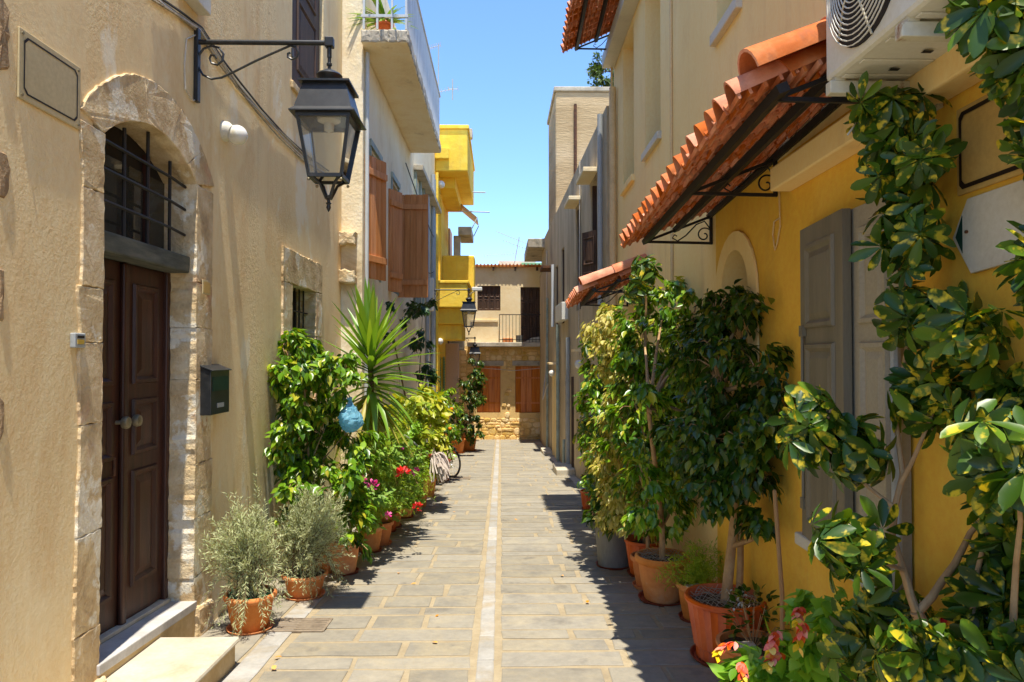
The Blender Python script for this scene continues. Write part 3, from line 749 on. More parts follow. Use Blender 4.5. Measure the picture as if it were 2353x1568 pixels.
# ------------------------------------------------------------------ lanterns
def spiral(c, r0, r1, a0, a1, ex, ez, n=22):
    return [c + ex * ((r0 + (r1 - r0) * i / n) * math.cos(a0 + (a1 - a0) * i / n)) + ez * ((r0 + (r1 - r0) * i / n) * math.sin(a0 + (a1 - a0) * i / n)) for i in range(n + 1)]
def lantern(Xw, Y, Zarm, arm, label, detail=True):
    o = thing('street_lantern', (Xw, Y, Zarm - .45), label, 'street lamp', 'iron lanterns along the lane')
    ex = Vector((1, 0, 0)); ez = Vector((0, 0, 1)); W = Vector((Xw, Y, Zarm))
    MB().box(WF, Xw + .003, Xw + .035, -Y - .025, -Y + .025, Zarm - .45, Zarm + .10).build('wall_plate', 'iron_black', o, bevel=.003)
    MB().tube([W + ex * .02, W + ex * (arm + .02)], .019, 10).build('arm', 'iron_black', o, smooth=True)
    k = arm / 925.0
    sp = [(185, 385), (172, 362), (148, 362), (137, 385), (150, 418), (190, 430), (224, 402), (232, 355), (205, 312), (150, 298), (95, 318), (62, 368), (60, 440), (92, 500), (150, 528), (220, 518), (300, 480), (450, 402), (580, 342), (690, 293), (728, 303), (748, 340), (736, 374), (702, 388), (674, 372), (674, 348), (692, 342)]
    MB().tube([W + ex * ((x - 35) * k) + ez * (-(y - 272) * k) for x, y in sp], .0085, 6).build('scroll', 'iron_black', o, smooth=True)
    c = W + ex * arm
    m = MB(); m.box(WF, c.x - .032, c.x + .032, -Y - .032, -Y + .032, Zarm - .035, Zarm + .04)
    m.build('arm_joint', 'iron_black', o, bevel=.008)
    m = MB(); m.lathe(c, [(.001, .03), (.017, .03), (.017, -.11), (.013, -.11), (.013, -.15), (.02, -.155), (.02, -.17), (.012, -.175), (.012, -.20), (.03, -.205), (.085, -.235), (.098, -.25), (.093, -.262), (.07, -.30), (.045, -.325), (.05, -.335), (.001, -.336)], 20)
    m.build('canopy_ball', 'iron_black', o, smooth=True)
    def sq(h, z): return [c + Vector((i * h, j * h, z)) for i, j in ((-1, -1), (1, -1), (1, 1), (-1, 1))]
    def frust(name, mat, levels, cap=True, bevel=0.0, smooth=False):
        v = [p for h, z in levels for p in sq(h, z)]
        f = [(4 * i + k, 4 * i + (k + 1) % 4, 4 * i + 4 + (k + 1) % 4, 4 * i + 4 + k) for i in range(len(levels) - 1) for k in range(4)]
        if cap: f += [(3, 2, 1, 0), tuple(4 * (len(levels) - 1) + k for k in range(4))]
        m = MB(); m.add(v, f); return m.build(name, mat, o, bevel=bevel)
    frust('roof', 'iron_black', [(.185, -.335), (.185, -.35), (.155, -.352), (.205, -.545), (.235, -.575), (.235, -.583), (.19, -.583), (.10, -.44), (.10, -.42)], True)
    zt, zb, ht, hb = -.585, -1.02, .187, .118
    for i, j in ((-1, -1), (1, -1), (1, 1), (-1, 1)):
        a = c + Vector((i * ht, j * ht, zt)); b = c + Vector((i * hb, j * hb, zb))
        MB().bar(a, b, .022, .022, (0, 1, 0)).build('post', 'iron_black', o)
    m = MB(); p = sq(ht, zt - .012)
    for k in range(4): MB().bar(p[k], p[(k + 1) % 4], .024, .03).build('top_rail', 'iron_black', o)
    p = sq(hb, zb)
    for k in range(4): MB().bar(p[k], p[(k + 1) % 4], .022, .026).build('bottom_rail', 'iron_black', o)
    for k in range(4):
        A, B = sq(ht - .006, zt)[k], sq(ht - .006, zt)[(k + 1) % 4]; D, E = sq(hb - .006, zb)[k], sq(hb - .006, zb)[(k + 1) % 4]
        m = MB(); m.add([A, B, E, D], [(0, 1, 2, 3)]); m.build('pane', 'lantern_glass', o, fix=False)
    m = MB(); m.add(sq(hb - .008, zb - .002), [(0, 1, 2, 3)]); m.build('floor_pane', 'lantern_glass', o, fix=False)
    m = MB(); m.lathe(c, [(.001, -.56), (.09, -.565), (.085, -.59), (.04, -.61), (.035, -.66), (.001, -.675)], 16); m.build('bulb', 'bulb_white', o, smooth=True)
    if detail:
        for i, j in ((-1, -1), (1, -1), (1, 1), (-1, 1)):
            a = c + Vector((i * hb, j * hb, zb)); t = c + Vector((i * .012, j * .012, zb - .15))
            pts = [a, a + Vector((-i * .03, -j * .03, -.012)), a + Vector((-i * .065, -j * .065, -.045)), a + Vector((-i * .085, -j * .085, -.10)), t]
            MB().tube(pts, [.012, .012, .011, .012, .013], 6).build('foot_bracket', 'iron_black', o, smooth=True)
            MB().sphere(a + Vector((0, 0, -.03)), .012, 8, 6).build('foot_bead', 'knob_metal', o, smooth='all')
        m = MB(); m.lathe(c, [(.001, zb - .12), (.035, zb - .135), (.03, zb - .15), (.012, zb - .16), (.012, zb - .175), (.022, zb - .185), (.012, zb - .195), (.018, zb - .215), (.01, zb - .235), (.001, zb - .25)], 12)
        m.build('finial', 'iron_black', o, smooth=True)
    return o
lantern(-2.28, 5.35, 4.13, 1.0, 'large black iron lantern on scrolled bracket beside the arched door')
lantern(-1.98, 20.0, 3.60, 1.10, 'black lantern in front of the yellow balcony')
lantern(-1.98, 27.0, 2.42, 1.02, 'small farthest lantern in front of the stone house')

# ================================================================== WHITE HOUSE with balcony
h2 = thing('white_house', (-1.98, 15.0, -.8), 'weathered white house with overhanging balcony and brown shutters', 'house')
holes = [[(10.85, 3.0), (10.85, 4.9), (11.75, 4.9), (11.75, 3.0)], [(13.0, 2.95), (13.0, 4.95), (13.85, 4.95), (13.85, 2.95)], [(16.4, 2.9), (16.4, 5.4), (17.3, 5.4), (17.3, 2.9)]]
wall_sheet('wall', L2, [(10.30, -2), (10.30, 8.0), (21.5, 8.0), (21.5, -2)], holes, .22, 5.0, 'plaster_white', h2)
for h in holes:
    (u0, z0), _, (u1, z1), _ = h
    w = MB().box(L2, u0 - .02, u1 + .02, -.25, -.2, z0, z1).build('window', 'dark_void', h2)
    MB().box(L2, u0, u1, -.195, -.19, z0 + .05, z1 - .05).build('pane', 'window_glass', w)
    for a, b in ((u0 - .05, u0 + .02), (u1 - .02, u1 + .05)):
        MB().box(L2, a, b, -.12, .025, z0 - .02, z1 + .05).build('frame', 'pipe_green', w)
    MB().box(L2, u0 - .07, u1 + .07, -.12, .04, z1 + .05, z1 + .15).build('frame', 'pipe_green', w)
def plank_shutter(a, b, z0, z1, label=None, k=4):
    """plank shutter standing from wall point a to free edge b, with ledges"""
    a = Vector((a[0], a[1], 0)); b = Vector((b[0], b[1], 0)); d = b - a; L = d.length; d.normalize()
    f = Fr(a, d, (d.y, -d.x))
    s = MB().box(f, 0, L, -.016, -.010, z0 + .02, z1 - .02).build('shutter', 'wood_shutter', h2)
    if label: s['label'] = label
    for i in range(k):
        MB().box(f, L * i / k + .003, L * (i + 1) / k - .003, -.012, .016, z0, z1 - random.uniform(0, .01)).build('plank', 'wood_shutter', s, bevel=.004)
    for z in (z0 + .24, z1 - .3):
        MB().box(f, .02, L - .02, -.05, -.0165, z, z + .10).build('ledge', 'wood_shutter', s, bevel=.006)
        MB().box(f, .02, L - .02, .0165, .05, z, z + .10).build('ledge', 'wood_shutter', s, bevel=.006)
    return s
plank_shutter((-1.975, 10.45), (-1.76, 10.98), 2.92, 4.74)
plank_shutter((-1.975, 12.66), (-1.80, 13.05), 2.92, 4.74)
sh = plank_shutter((-1.975, 13.88), (-1.40, 13.88), 2.90, 4.90, k=5)
b = MB().box(L2, 10.15, 15.75, 0.0, .66, 6.23, 6.42).build('balcony_slab', 'plaster_white', h2, bevel=.015)
m = MB()
for k in range(34):                                  # crumbling edge
    u = 10.15 + 5.6 * k / 34
    stone(Fr(L2(0, .66, 0), (0, 1), (1, 0)), [(u, 6.24), (u + .16, 6.24), (u + .16, 6.41), (u, 6.41)], -.01, random.uniform(.005, .02), .012, .05).build('edge_chunk', 'concrete', b)
for k in range(5):
    stone(Fr(L2(10.15, 0, 0), (1, 0), (0, -1)), [(.13 * k, 6.24), (.13 * k + .13, 6.24), (.13 * k + .13, 6.41), (.13 * k, 6.41)], -.01, .02, .012, .05).build('edge_chunk', 'concrete', b)
rail = MB()
n = 110; v = []; 
for i in range(n + 1):
    u = 10.18 + 5.54 * i / n; nn = .63 + (.012 if i % 2 else -.012)
    v += [L2(u, nn, 6.45), L2(u, nn, 7.46)]
rail.add(v, [(2 * i, 2 * i + 2, 2 * i + 3, 2 * i + 1) for i in range(n)])
rl = rail.build('railing', 'sheet_white', h2, fix=False)
MB().box(L2, 10.15, 15.75, .60, .66, 7.46, 7.50).build('handrail', 'sheet_white', rl)
MB().box(L2, 10.15, 10.19, 0.0, .66, 7.46, 7.50).build('handrail', 'sheet_white', rl)
MB().box(L2, 10.15, 10.19, 0.0, .66, 6.60, 6.64).build('bottom_rail', 'sheet_white', rl)
for n_ in (.02, .21, .42, .62):
    MB().box(L2, 10.155, 10.185, n_, n_ + .03, 6.43, 7.455).build('baluster', 'sheet_white', rl)
for z in (2.62, 3.28):                               # two old corbels on the end wall
    p = at_y(798, 548 if z > 3 else 635, 10.2)
    stone(Fr((-2.0, 10.30), (1, 0), (0, -1)), [(p.x + 2.0 - .13, p.z - .09), (p.x + 2.0 + .11, p.z - .09), (p.x + 2.0 + .12, p.z + .08), (p.x + 2.0 - .13, p.z + .10)], -.05, .16, .016, .05).build('corbel', 'stone_surround', h2)
for u, mt, r in ((10.42, 'sheet_white', .03), (18.9, 'metal_grey', .05), (20.3, 'metal_grey', .06), (20.9, 'pipe_green', .045)):
    MB().tube([L2(u, r + .01, -1.1), L2(u, r + .01, 6.2 if u < 19 else 6.9)], r, 10).build('drainpipe', mt, h2, smooth=True)
MB().box(L2, 19.6, 19.95, .0, .14, 3.0, 3.9).build('meter_box', 'ac_white', h2, bevel=.01)
MB().box(L2, 16.3, 21.4, .0, .22, 6.0, 6.12).build('cornice', 'concrete', h2, bevel=.01)
for u in (16.35, 17.35, 18.1):
    MB().box(L2, u, u + .12, .0, .06, 2.9, 6.0).build('window_trim', 'pipe_green', h2)

for z0, z1, sag in ((5.7, 5.2, .35), (3.9, 4.3, .25)):
    MB().tube([L2(14.6 + 6.6 * t, .05 + .10 * math.sin(math.pi * t), z0 + (z1 - z0) * t - sag * math.sin(math.pi * t)) for t in [i / 10 for i in range(11)]], .012, 5).build('sagging_cable', 'rubber', h2)
# ================================================================== YELLOW HOUSE
h3 = thing('yellow_house', (-1.98, 24.0, -1.3), 'bright yellow house with heavy solid balconies', 'house')
wall_sheet('wall', L2, [(21.52, -2), (21.52, 9.3), (27.2, 9.3), (27.2, -2)], [[(23.4, -1.2), (23.4, 1.7), (24.6, 1.7), (24.6, -1.2)]], .2, 5.0, 'plaster_lemon', h3)
MB().box(L2, 23.4, 24.6, -.25, -.2, -1.3, 1.7).build('door', 'dark_void', h3)
for u0, u1 in ((22.95, 23.38), (24.62, 25.1)):
    s = MB().box(L2, u0, u1, .02, .035, -1.05, 1.72).build('shutter', 'shutter_green', h3)
    for k in range(30): MB().box(L2, u0 + .05, u1 - .05, .036, .055, -.95 + k * .088, -.90 + k * .088).build('slat', 'shutter_green', s)
ub = MB().box(L2, 21.75, 26.8, .0, .98, 7.38, 8.66).build('upper_balcony', 'plaster_lemon', h3, bevel=.03)
MB().box(L2, 21.70, 26.85, -.02, 1.02, 8.66, 8.78).build('coping', 'plaster_lemon', ub, bevel=.02)
MB().box(L2, 21.60, 21.75, .0, .42, 7.72, 8.05).build('bracket_block', 'plaster_lemon', ub, bevel=.02)
MB().box(L2, 22.6, 26.4, .0, .55, 7.05, 7.379).build('beam', 'plaster_lemon', ub)
lb = MB().box(L2, 21.7, 24.2, .0, .98, 3.22, 3.95).build('lower_balcony', 'plaster_lemon', h3, bevel=.03)
MB().box(L2, 21.66, 24.2, -.02, 1.02, 3.95, 4.04).build('coping', 'plaster_lemon', lb, bevel=.02)
MB().box(L2, 21.85, 24.2, .0, .86, 2.72, 3.219).build('beam', 'plaster_lemon', lb, bevel=.03)
MB().box(L2, 21.95, 24.2, .0, .80, 2.25, 2.719).build('beam', 'plaster_lemon', lb, bevel=.03)
MB().box(L2, 24.21, 25.2, .0, 1.1, 3.2, 5.15).build('parapet', 'plaster_lemon', h3, bevel=.06)
for u, r in ((21.62, .05), (22.4, .04)):
    MB().tube([L2(u, .06, -1.2), L2(u, .06, 7.3)], r, 10).build('drainpipe', 'plaster_lemon', h3, smooth=True)
for u0 in (22.6, 23.3): MB().box(L2, u0, u0 + .35, .0, .05, 4.1, 7.0).build('window_trim', 'plaster_lemon', h3)
MB().sphere(L2(21.9, .16, 7.0), .12, 12, 8).build('porch_lamp', 'lamp_globe', h3, smooth='all')
MB().sphere(L2(21.9, .14, 2.2), .10, 12, 8).build('porch_lamp', 'lamp_globe', h3, smooth='all')
for z, q in ((6.9, 1.35), (7.6, 1.2)):
    MB().tube([L2(25.5, .5, z), L2(25.4, q + .25, z - .05)], .02, 6).build('spout', 'sheet_white', h3)
# pink pillar house beyond it
h4 = thing('pink_house', (-1.98, 27.6, -1.5), 'narrow pinkish house end between the yellow and stone houses', 'house')
MB().box(L2, 27.25, 28.55, -4, .06, -2, 6.6).build('wall', 'plaster_pink', h4)
MB().box(L2, 25.9, 26.6, .002, .46, -1.5, 2.2).build('pillar', 'plaster_pink', h4, bevel=.02)
MB().box(L2, 25.5, 27.4, .47, .95, 6.05, 6.35).build('balcony_slab', 'concrete', h4, bevel=.02)
MB().box(L2, 25.6, 25.75, .3, .55, 5.2, 6.05).build('bracket', 'concrete', h4, bevel=.02)
m = MB(); m.add([L2(25.6, .5, 7.25), L2(27.3, .5, 7.25), L2(27.3, 1.15, 6.7), L2(25.6, 1.15, 6.7)], [(0, 1, 2, 3)])
m.build('canvas_awning', 'plaster_sand', h4, fix=False)
for q in ((25.6, 25.6), (27.3, 27.3)): MB().tube([L2(q[0], 1.15, 6.7), L2(q[1], .96, 6.3)], .02, 6).build('strut', 'sheet_white', h4)
# air conditioners of the far houses
def wall_ac(u, z, fr, w_, h_, d_, label, fn=0.0):
    o = thing('air_conditioner', fr(u, fn, z), label, 'air conditioner')
    MB().box(fr, u, u + w_, fn + .05, fn + d_, z, z + h_).build('casing', 'ac_white', o, bevel=.012)
    for k in range(5):
        MB().box(Fr(fr(u, fn + .07, 0), fr.n, -fr.u), .03, d_ - .10, .001, .012, z + .08 + k * h_ * .16, z + .08 + k * h_ * .16 + h_ * .07).build('louvre', 'metal_grey', o)
    for q in (.1, w_ - .15): MB().box(fr, u + q, u + q + .04, fn, fn + d_, z - .04, z - .002).build('bracket', 'metal_grey', o)
    return o
wall_ac(24.6, -.75, L2, .8, .6, .40, 'white air conditioner near the ground behind the orange shrub', .0)
wall_ac(26.65, 2.0, L2, .8, .32, .55, 'white air conditioner under the eaves of the pinkish house', .06)
# ruined masonry on the roof
o = thing('roof_masonry', L2(24.5, .3, 8.79), 'lump of bare broken masonry on top of the yellow house', 'masonry')
stone(Fr(L2(24.5, 0, 0), (1, 0), (0, -1)), [(.0, 8.79), (.85, 8.79), (.9, 9.35), (.55, 9.62), (.1, 9.6)], -.8, 0, .05, .15).build('rubble_core', 'stone_surround', o)
stone(Fr(L2(24.4, 0, 0), (1, 0), (0, -1)), [(.35, 9.25), (1.0, 9.2), (1.02, 9.5), (.4, 9.58)], -.3, 0, .03, .15).build('block', 'concrete', o)

# ================================================================== STONE HOUSE closing the lane
h5 = thing('stone_house', (0, 28.6, -1.57), 'two storey house with rubble stone ground floor closing the lane', 'house')
fw = []
def fbr(x0, y0, x1, y1):
    a = FB.hit(x0, y0); b = FB.hit(x1, y1); return a[0], b[0], b[1], a[1]
A = fbr(1096, 842, 1150, 949); B_ = fbr(1184, 842, 1248, 949); C_ = fbr(1097, 657, 1150, 714); D_ = fbr(1196, 660, 1246, 786)
rect = lambda q: [(q[0], q[2]), (q[0], q[3]), (q[1], q[3]), (q[1], q[2])]
zf = FB.hit(1150, 796)[1]; ze = FB.hit(1150, 613)[1]
wall_sheet('lower_wall', FB, [(-5, -2.5), (-5, zf), (3.5, zf), (3.5, -2.5)], [rect(A), rect(B_)], .2, 5, 'mortar_ochre', h5)
wall_sheet('upper_wall', FB, [(-5, zf), (-5, ze), (3.5, ze), (3.5, zf)], [rect(C_), rect(D_)], .15, 5, 'plaster_sand', h5)
rs = random.Random(11)
zz = -1.62; ns = 0
while zz < zf - .12:                                 # rubble stones
    hh = rs.uniform(.16, .30); u = -1.6
    while u < 1.75:
        ww = rs.uniform(.18, .50)
        q = (u, u + ww, zz, zz + hh)
        hitw = any(not (q[1] < a[0] - .02 or q[0] > a[1] + .02 or q[3] < a[2] - .05 or q[2] > a[3] + .12) for a in (A, B_))
        if not hitw and ns < 285:
            cuts = [(u, u + ww, zz, zz + hh)] if rs.random() < .6 or hh < .2 else [(u, u + ww, zz, zz + hh * .55), (u, u + ww, zz + hh * .55, zz + hh)]
            if len(cuts) == 1 and ww > .34 and rs.random() < .5: cuts = [(u, u + ww * .6, zz, zz + hh), (u + ww * .6, u + ww, zz, zz + hh * .6), (u + ww * .6, u + ww, zz + hh * .6, zz + hh)]
            for a0, a1, b0, b1 in cuts:
                j = lambda: rs.uniform(-.02, .02); w_, h_ = a1 - a0, b1 - b0; g_ = .012
                stone(FB, [(a0 + w_ * .25, b0 + g_ + j()), (a1 - w_ * .22, b0 + g_ + j()), (a1 - g_, b0 + h_ * .35 + j()), (a1 - g_ * 1.5, b1 - h_ * .25 + j()), (a1 - w_ * .28, b1 - g_ + j() * .5), (a0 + w_ * .3, b1 - g_ + j() * .5), (a0 + g_, b1 - h_ * .3 + j()), (a0 + g_, b0 + h_ * .3 + j())], -.02, rs.uniform(.012, .05), .01, .3).build('rubble_stone', 'stone_rubble', h5); ns += 1
        u += ww
    zz += hh
for q in (A, B_):
    s = MB().box(FB, q[0] - .02, q[1] + .02, -.2, -.16, q[2] - .02, q[3] + .02).build('shutter', 'wood_orange', h5)
    k = 4 if q is A else 5
    for i in range(k):
        MB().box(FB, q[0] + (q[1] - q[0]) * i / k + .01, q[0] + (q[1] - q[0]) * (i + 1) / k - .01, -.159, -.13, q[2] + .02, q[3] - .02).build('plank', 'wood_orange', s, bevel=.008)
    for z in (q[2] + .35, q[3] - .5):
        MB().box(FB, q[0] + .03, q[1] - .03, -.129, -.11, z, z + .07).build('ledge', 'wood_orange', s)
    MB().box(FB, q[0] - .12, q[1] + .12, -.1, .05, q[3] + .02, q[3] + .22).build('window_lintel', 'concrete', h5, bevel=.01)
for q, rows, cols in ((C_, 2, 4), (D_, 4, 3)):
    s = MB().box(FB, q[0] - .02, q[1] + .02, -.14, -.10, q[2], q[3] + .02).build('shutter', 'wood_dark', h5)
    for i in range(cols):
        for j in range(rows):
            lf = MB(); du = (q[1] - q[0]) / cols; dz = (q[3] - q[2]) / rows
            panel(lf, FB, q[0] + du * i + .03, q[0] + du * (i + 1) - .03, q[2] + dz * j + .04, q[2] + dz * (j + 1) - .04, -.098, .05, .02, .04)
            lf.build('panel', 'wood_dark', s, fix=False)
bz = FB.hit(1150, 785, .75)[1]
bs = MB().box(FB, -1.3, 3.0, .0, .60, bz - .20, bz - .03).build('balcony_slab', 'concrete', h5, bevel=.02)
u0 = FB.hit(1147, 720, .72)[0]; zt = FB.hit(1147, 722, .72)[1]
rb = MB().box(FB, u0, 3.0, .55, .58, zt - .03, zt).build('balcony_railing', 'iron_rail', h5)
MB().box(FB, u0, u0 + .03, .05, .55, zt - .03, zt).build('side_rail', 'iron_rail', rb)
MB().box(FB, u0, 3.0, .555, .575, bz + .06, bz + .085).build('bottom_rail', 'iron_rail', rb)
for k in range(22):
    u = u0 + .13 * k
    MB().tube([FB(u + .01, .565, bz - .03), FB(u + .01, .565, zt - .03)], .009, 5).build('baluster', 'iron_rail', rb)
for k in range(5):
    MB().tube([FB(u0 + .015, (.08 + .095 * k), bz - .03), FB(u0 + .015, (.08 + .095 * k), zt - .03)], .009, 5).build('baluster', 'iron_rail', rb)
MB().box(FB, -1.2, u0 - .05, .0, .05, FB.hit(1120, 738)[1] - .03, FB.hit(1120, 738)[1] + .05).build('window_sill', 'plaster_sand', h5)
rf = MB(); rf.add([FB(-4, .17, ze - .02), FB(3.5, .17, ze - .02), FB(3.5, -4, ze + .10), FB(-4, -4, ze + .10), FB(-4, .17, ze + .05), FB(3.5, .17, ze + .05), FB(3.5, -4, ze + .18), FB(-4, -4, ze + .18)], [(0, 1, 2, 3), (4, 5, 6, 7), (0, 1, 5, 4)])
rf = rf.build('roof', 'wood_orange', h5)
for k in range(26):
    u = -1.8 + k * .145
    pts = [FB(u, .20, ze + .06), FB(u, -.1, ze + .075)]
    MB().tube(pts, .035, 8).build('eave_tile', 'tile_clay', rf, smooth=True)
for px in (1134, 1184, 1234):
    u = FB.hit(px, 620)[0]; MB().box(FB, u - .04, u + .04, .0, .15, ze - .16, ze - .03).build('rafter_end', 'wood_dark', rf)
for k in range(3):
    pts = [at_y(1096 + k, 845, 28.4), at_y(1180, 852, 28.3), at_y(1246, 846, 28.4)]
MB().tube(pts, .012, 5).build('slack_cable', 'cable_white', h5)
o = thing('flower_box', FB(.18, .55, bz - .03), 'terracotta trough standing on the far balcony', 'planter')
MB().box(FB, u0 + .12, u0 + .55, .30, .50, bz - .03, bz + .14).build('trough', 'terracotta', o, bevel=.02)
o = thing('plastic_pail', FB(u0 + .8, .5, bz - .03), 'small grey pail standing on the far balcony', 'pail')
m = MB(); m.lathe(FB(u0 + .8, .36, bz - .03), [(.001, 0), (.12, 0), (.15, .28), (.14, .28), (.11, .02)], 14); m.build('pail_body', 'bin_grey', o, smooth=True)
o = thing('dust_sheet', FB(u0 + 1.5, .4, bz - .03), 'pale sheet heaped on the floor of the far balcony', 'sheet')
stone(Fr(FB(0, .48, 0), (1, 0), (0, -1)), [(u0 + .95, bz - .03), (u0 + 2.6, bz - .03), (u0 + 2.5, bz + .10), (u0 + 1.75, bz + .22), (u0 + 1.3, bz + .17)], -.4, .0, .03, .2).build('cloth_heap', 'board_white', o)
o = thing('rooftop_block', (.6, 34, 6.5), 'white rooftop parapet behind the tiled eave', 'parapet')
a = at_y(1145, 600, 34); b = at_y(1207, 618, 34)
MB().box(WF, a.x, b.x + .5, -36, -34, b.z - 1.5, a.z).build('block', 'board_white', o)
MB().box(WF, a.x + 1.1, a.x + 2.1, -33.999, -33.9, b.z - .2, a.z - .1).build('panel', 'shutter_green', o)

# ================================================================== GREY HOUSE (right, far)
h6 = thing('grey_house', R2(5, 0, -1.1), 'stained grey plaster house with tall brown shuttered windows', 'house')
def wrect(px0, py0, px1, py1):
    a = R2.hit(px1, py0); b = R2.hit(px0, py1)
    return (min(a[0], b[0]), max(a[0], b[0]), b[1], a[1])
gA = (1.05, 1.85, 2.75, 4.95); gB = (3.35, 4.10, 2.75, 4.95); gC = (6.6, 7.3, 2.6, 4.55); gD = (8.3, 9.0, 2.4, 4.3)
gtop = R2.hit(1385, 262)[1]
wall_sheet('wall', R2, [(0.0, -2.2), (0.0, gtop), (14.6, gtop), (14.6, -2.2)], [rect(q) for q in (gA, gB, gC, gD)], .18, 4, 'plaster_grey', h6)
for i, q in enumerate((gA, gB, gC, gD)):
    w = MB().box(R2, q[0] - .02, q[1] + .02, -.18, -.14, q[2], q[3]).build('window', 'wood_dark', h6)
    MB().box(R2, q[0] + .08, q[1] - .08, -.139, -.135, q[2] + 1.25, q[3] - .12).build('pane', 'window_glass', w)
    for z in (q[2] + .05, q[2] + .65):
        lf = MB(); panel(lf, R2, q[0] + .06, q[1] - .06, z, z + .52, -.138, .05, .02, .05); lf.build('panel', 'wood_dark', w, fix=False)
    for a in (q[0], q[1] - .06):
        MB().box(R2, a, a + .06, -.139, -.03, q[2], q[3]).build('frame', 'wood_dark', w)
    if i < 2: MB().box(R2, q[0] - .1, q[1] + .12, .0, .26, q[3] + .06, q[3] + .14).build('window_lintel', 'plaster_sand', h6, bevel=.01)
# an open shutter on the nearest window
f = Fr(R2(1.05, 0.0, 0), (R2.u + R2.n * .55), (R2.n - R2.u * .55))
s = MB().box(f, 0, .42, -.02, .02, 2.70, 4.0)
for fl_ in (f, ):
    panel(s, fl_, .05, .37, 2.80, 3.28, .021, .04, .02, .04); panel(s, fl_, .05, .37, 3.40, 3.90, .021, .04, .02, .04)
f2 = Fr(f.o, f.u, -f.n)
panel(s, f2, .05, .37, 2.80, 3.28, .021, .04, .02, .04); panel(s, f2, .05, .37, 3.40, 3.90, .021, .04, .02, .04)
s.build('shutter', 'wood_dark', h6)
for px, r, mt, z0, z1, nm in ((1389, .045, 'metal_grey', None, gtop - .05, 'drainpipe'), (1312, .05, 'metal_grey', None, 2.2, 'drainpipe'), (1288, .05, 'pipe_green', None, 2.6, 'drainpipe'), (1276, .05, 'sheet_white', 2.6, 4.4, 'drainpipe'), (1262, .04, 'pipe_green', None, 3.6, 'drainpipe'), (1301, .04, 'pipe_green', None, -.3, 'drainpipe')):
    u = R2.hit(px, 900)[0]; g = -SLOPE * (11.55 + u)
    MB().tube([R2(u, r + .02, g if z0 is None else z0), R2(u, r + .02, z1)], r, 10).build(nm, mt, h6, smooth=True)
u = R2.hit(1335, 600)[0]
MB().tube([R2(u, .02, gtop - .02), R2(u, .03, 4.0), R2(u + .05, .04, 2.4), R2(u - .02, .03, 1.0), R2(u - .1, .03, -.3)], .014, 5).build('cable', 'cable_white', h6)
u = R2.hit(1258, 600)[0]
MB().tube([R2(u, .02, 5.2), R2(u, .03, 3.0), R2(u + .2, .04, 1.2), R2(u - 1.2, .25, .4), R2(u - 1.4, .1, .9)], .018, 5).build('cable', 'cable_white', h6)
q = wrect(1290, 694, 1306, 742)
MB().box(R2, q[0], q[1], .0, .16, q[2], q[3]).build('meter_box', 'ac_white', h6, bevel=.012)
for px, py in ((1265, 835), (1325, 805)):
    q = R2.hit(px, py, .15); MB().box(R2, q[0] - .35, q[0] + .35, .0, .22, q[1] - .03, q[1] + .02).build('door_hood', 'plaster_sand', h6)
    MB().sphere(R2(q[0] - .3, .14, q[1] - .28), .09, 12, 8).build('porch_lamp', 'lamp_globe', h6, smooth='all')
for u0, u1, mt in ((4.6, 4.66, 'wood_dark'), (5.9, 5.98, 'concrete'), (8.6, 8.8, 'plaster_beige'), (9.4, 9.6, 'plaster_beige')):
    MB().box(R2, u0, u1, .0, .05, -1.2, 1.3).build('door_trim', mt, h6)
p = ground(1297, 1088)
q = R2.hit(1297, 1085)[0]
g = -SLOPE * (11.55 + 4.9)
stp = MB().box(R2, 4.3, 5.3, .0, .42, g - .1, g + .17).build('doorstep', 'marble_step', h6, bevel=.02)
MB().box(R2, 9.6, 11.0, .0, .30, -SLOPE * 21.8 - .1, -SLOPE * 21.8 + .10).build('doorstep', 'marble_step', h6, bevel=.02)
a = R2.hit(1258, 540, .45)
MB().box(R2, 9.5, 10.6, .0, .34, 4.35, 4.42).build('tin_hood', 'rust_iron', h6)
# concrete tower rising behind
h7 = thing('concrete_tower', (3.0, 21.0, -1.1), 'tall board marked concrete stair tower above the grey house', 'tower')
tz = at_y(1290, 212, 20.8).z
MB().box(WF, 1.60, 5.2, -23.8, -20.75, -1.0, tz).build('shaft', 'concrete_tower', h7, bevel=.05)
MB().box(WF, 1.55, 5.25, -23.85, -20.70, tz, tz + .14).build('coping', 'concrete', h7, bevel=.03)
p = at_y(1322, 240, 20.7); MB().tube([(p.x, 20.70, p.z), (p.x, 20.70, p.z - 3.9)], .045, 8).build('drainpipe', 'rust_iron', h7)
# jutting slab house after the tower
h8 = thing('slab_house', (1.6, 26.0, -1.4), 'dark narrow house end with a jutting concrete roof slab', 'house')
MB().box(WF, 1.56, 4.5, -28.4, -24.2, -2.0, 4.9).build('wall', 'plaster_grey', h8)
a = at_y(1213, 548, 24.6); b = at_y(1213, 575, 24.6)
MB().box(WF, a.x, 4.5, -28.4, -24.6, a.z - .32, a.z).build('roof_slab', 'concrete', h8, bevel=.03)
MB().box(WF, 1.62, 4.5, -24.1, -23.9, 4.9, 6.4).build('parapet', 'concrete', h8)

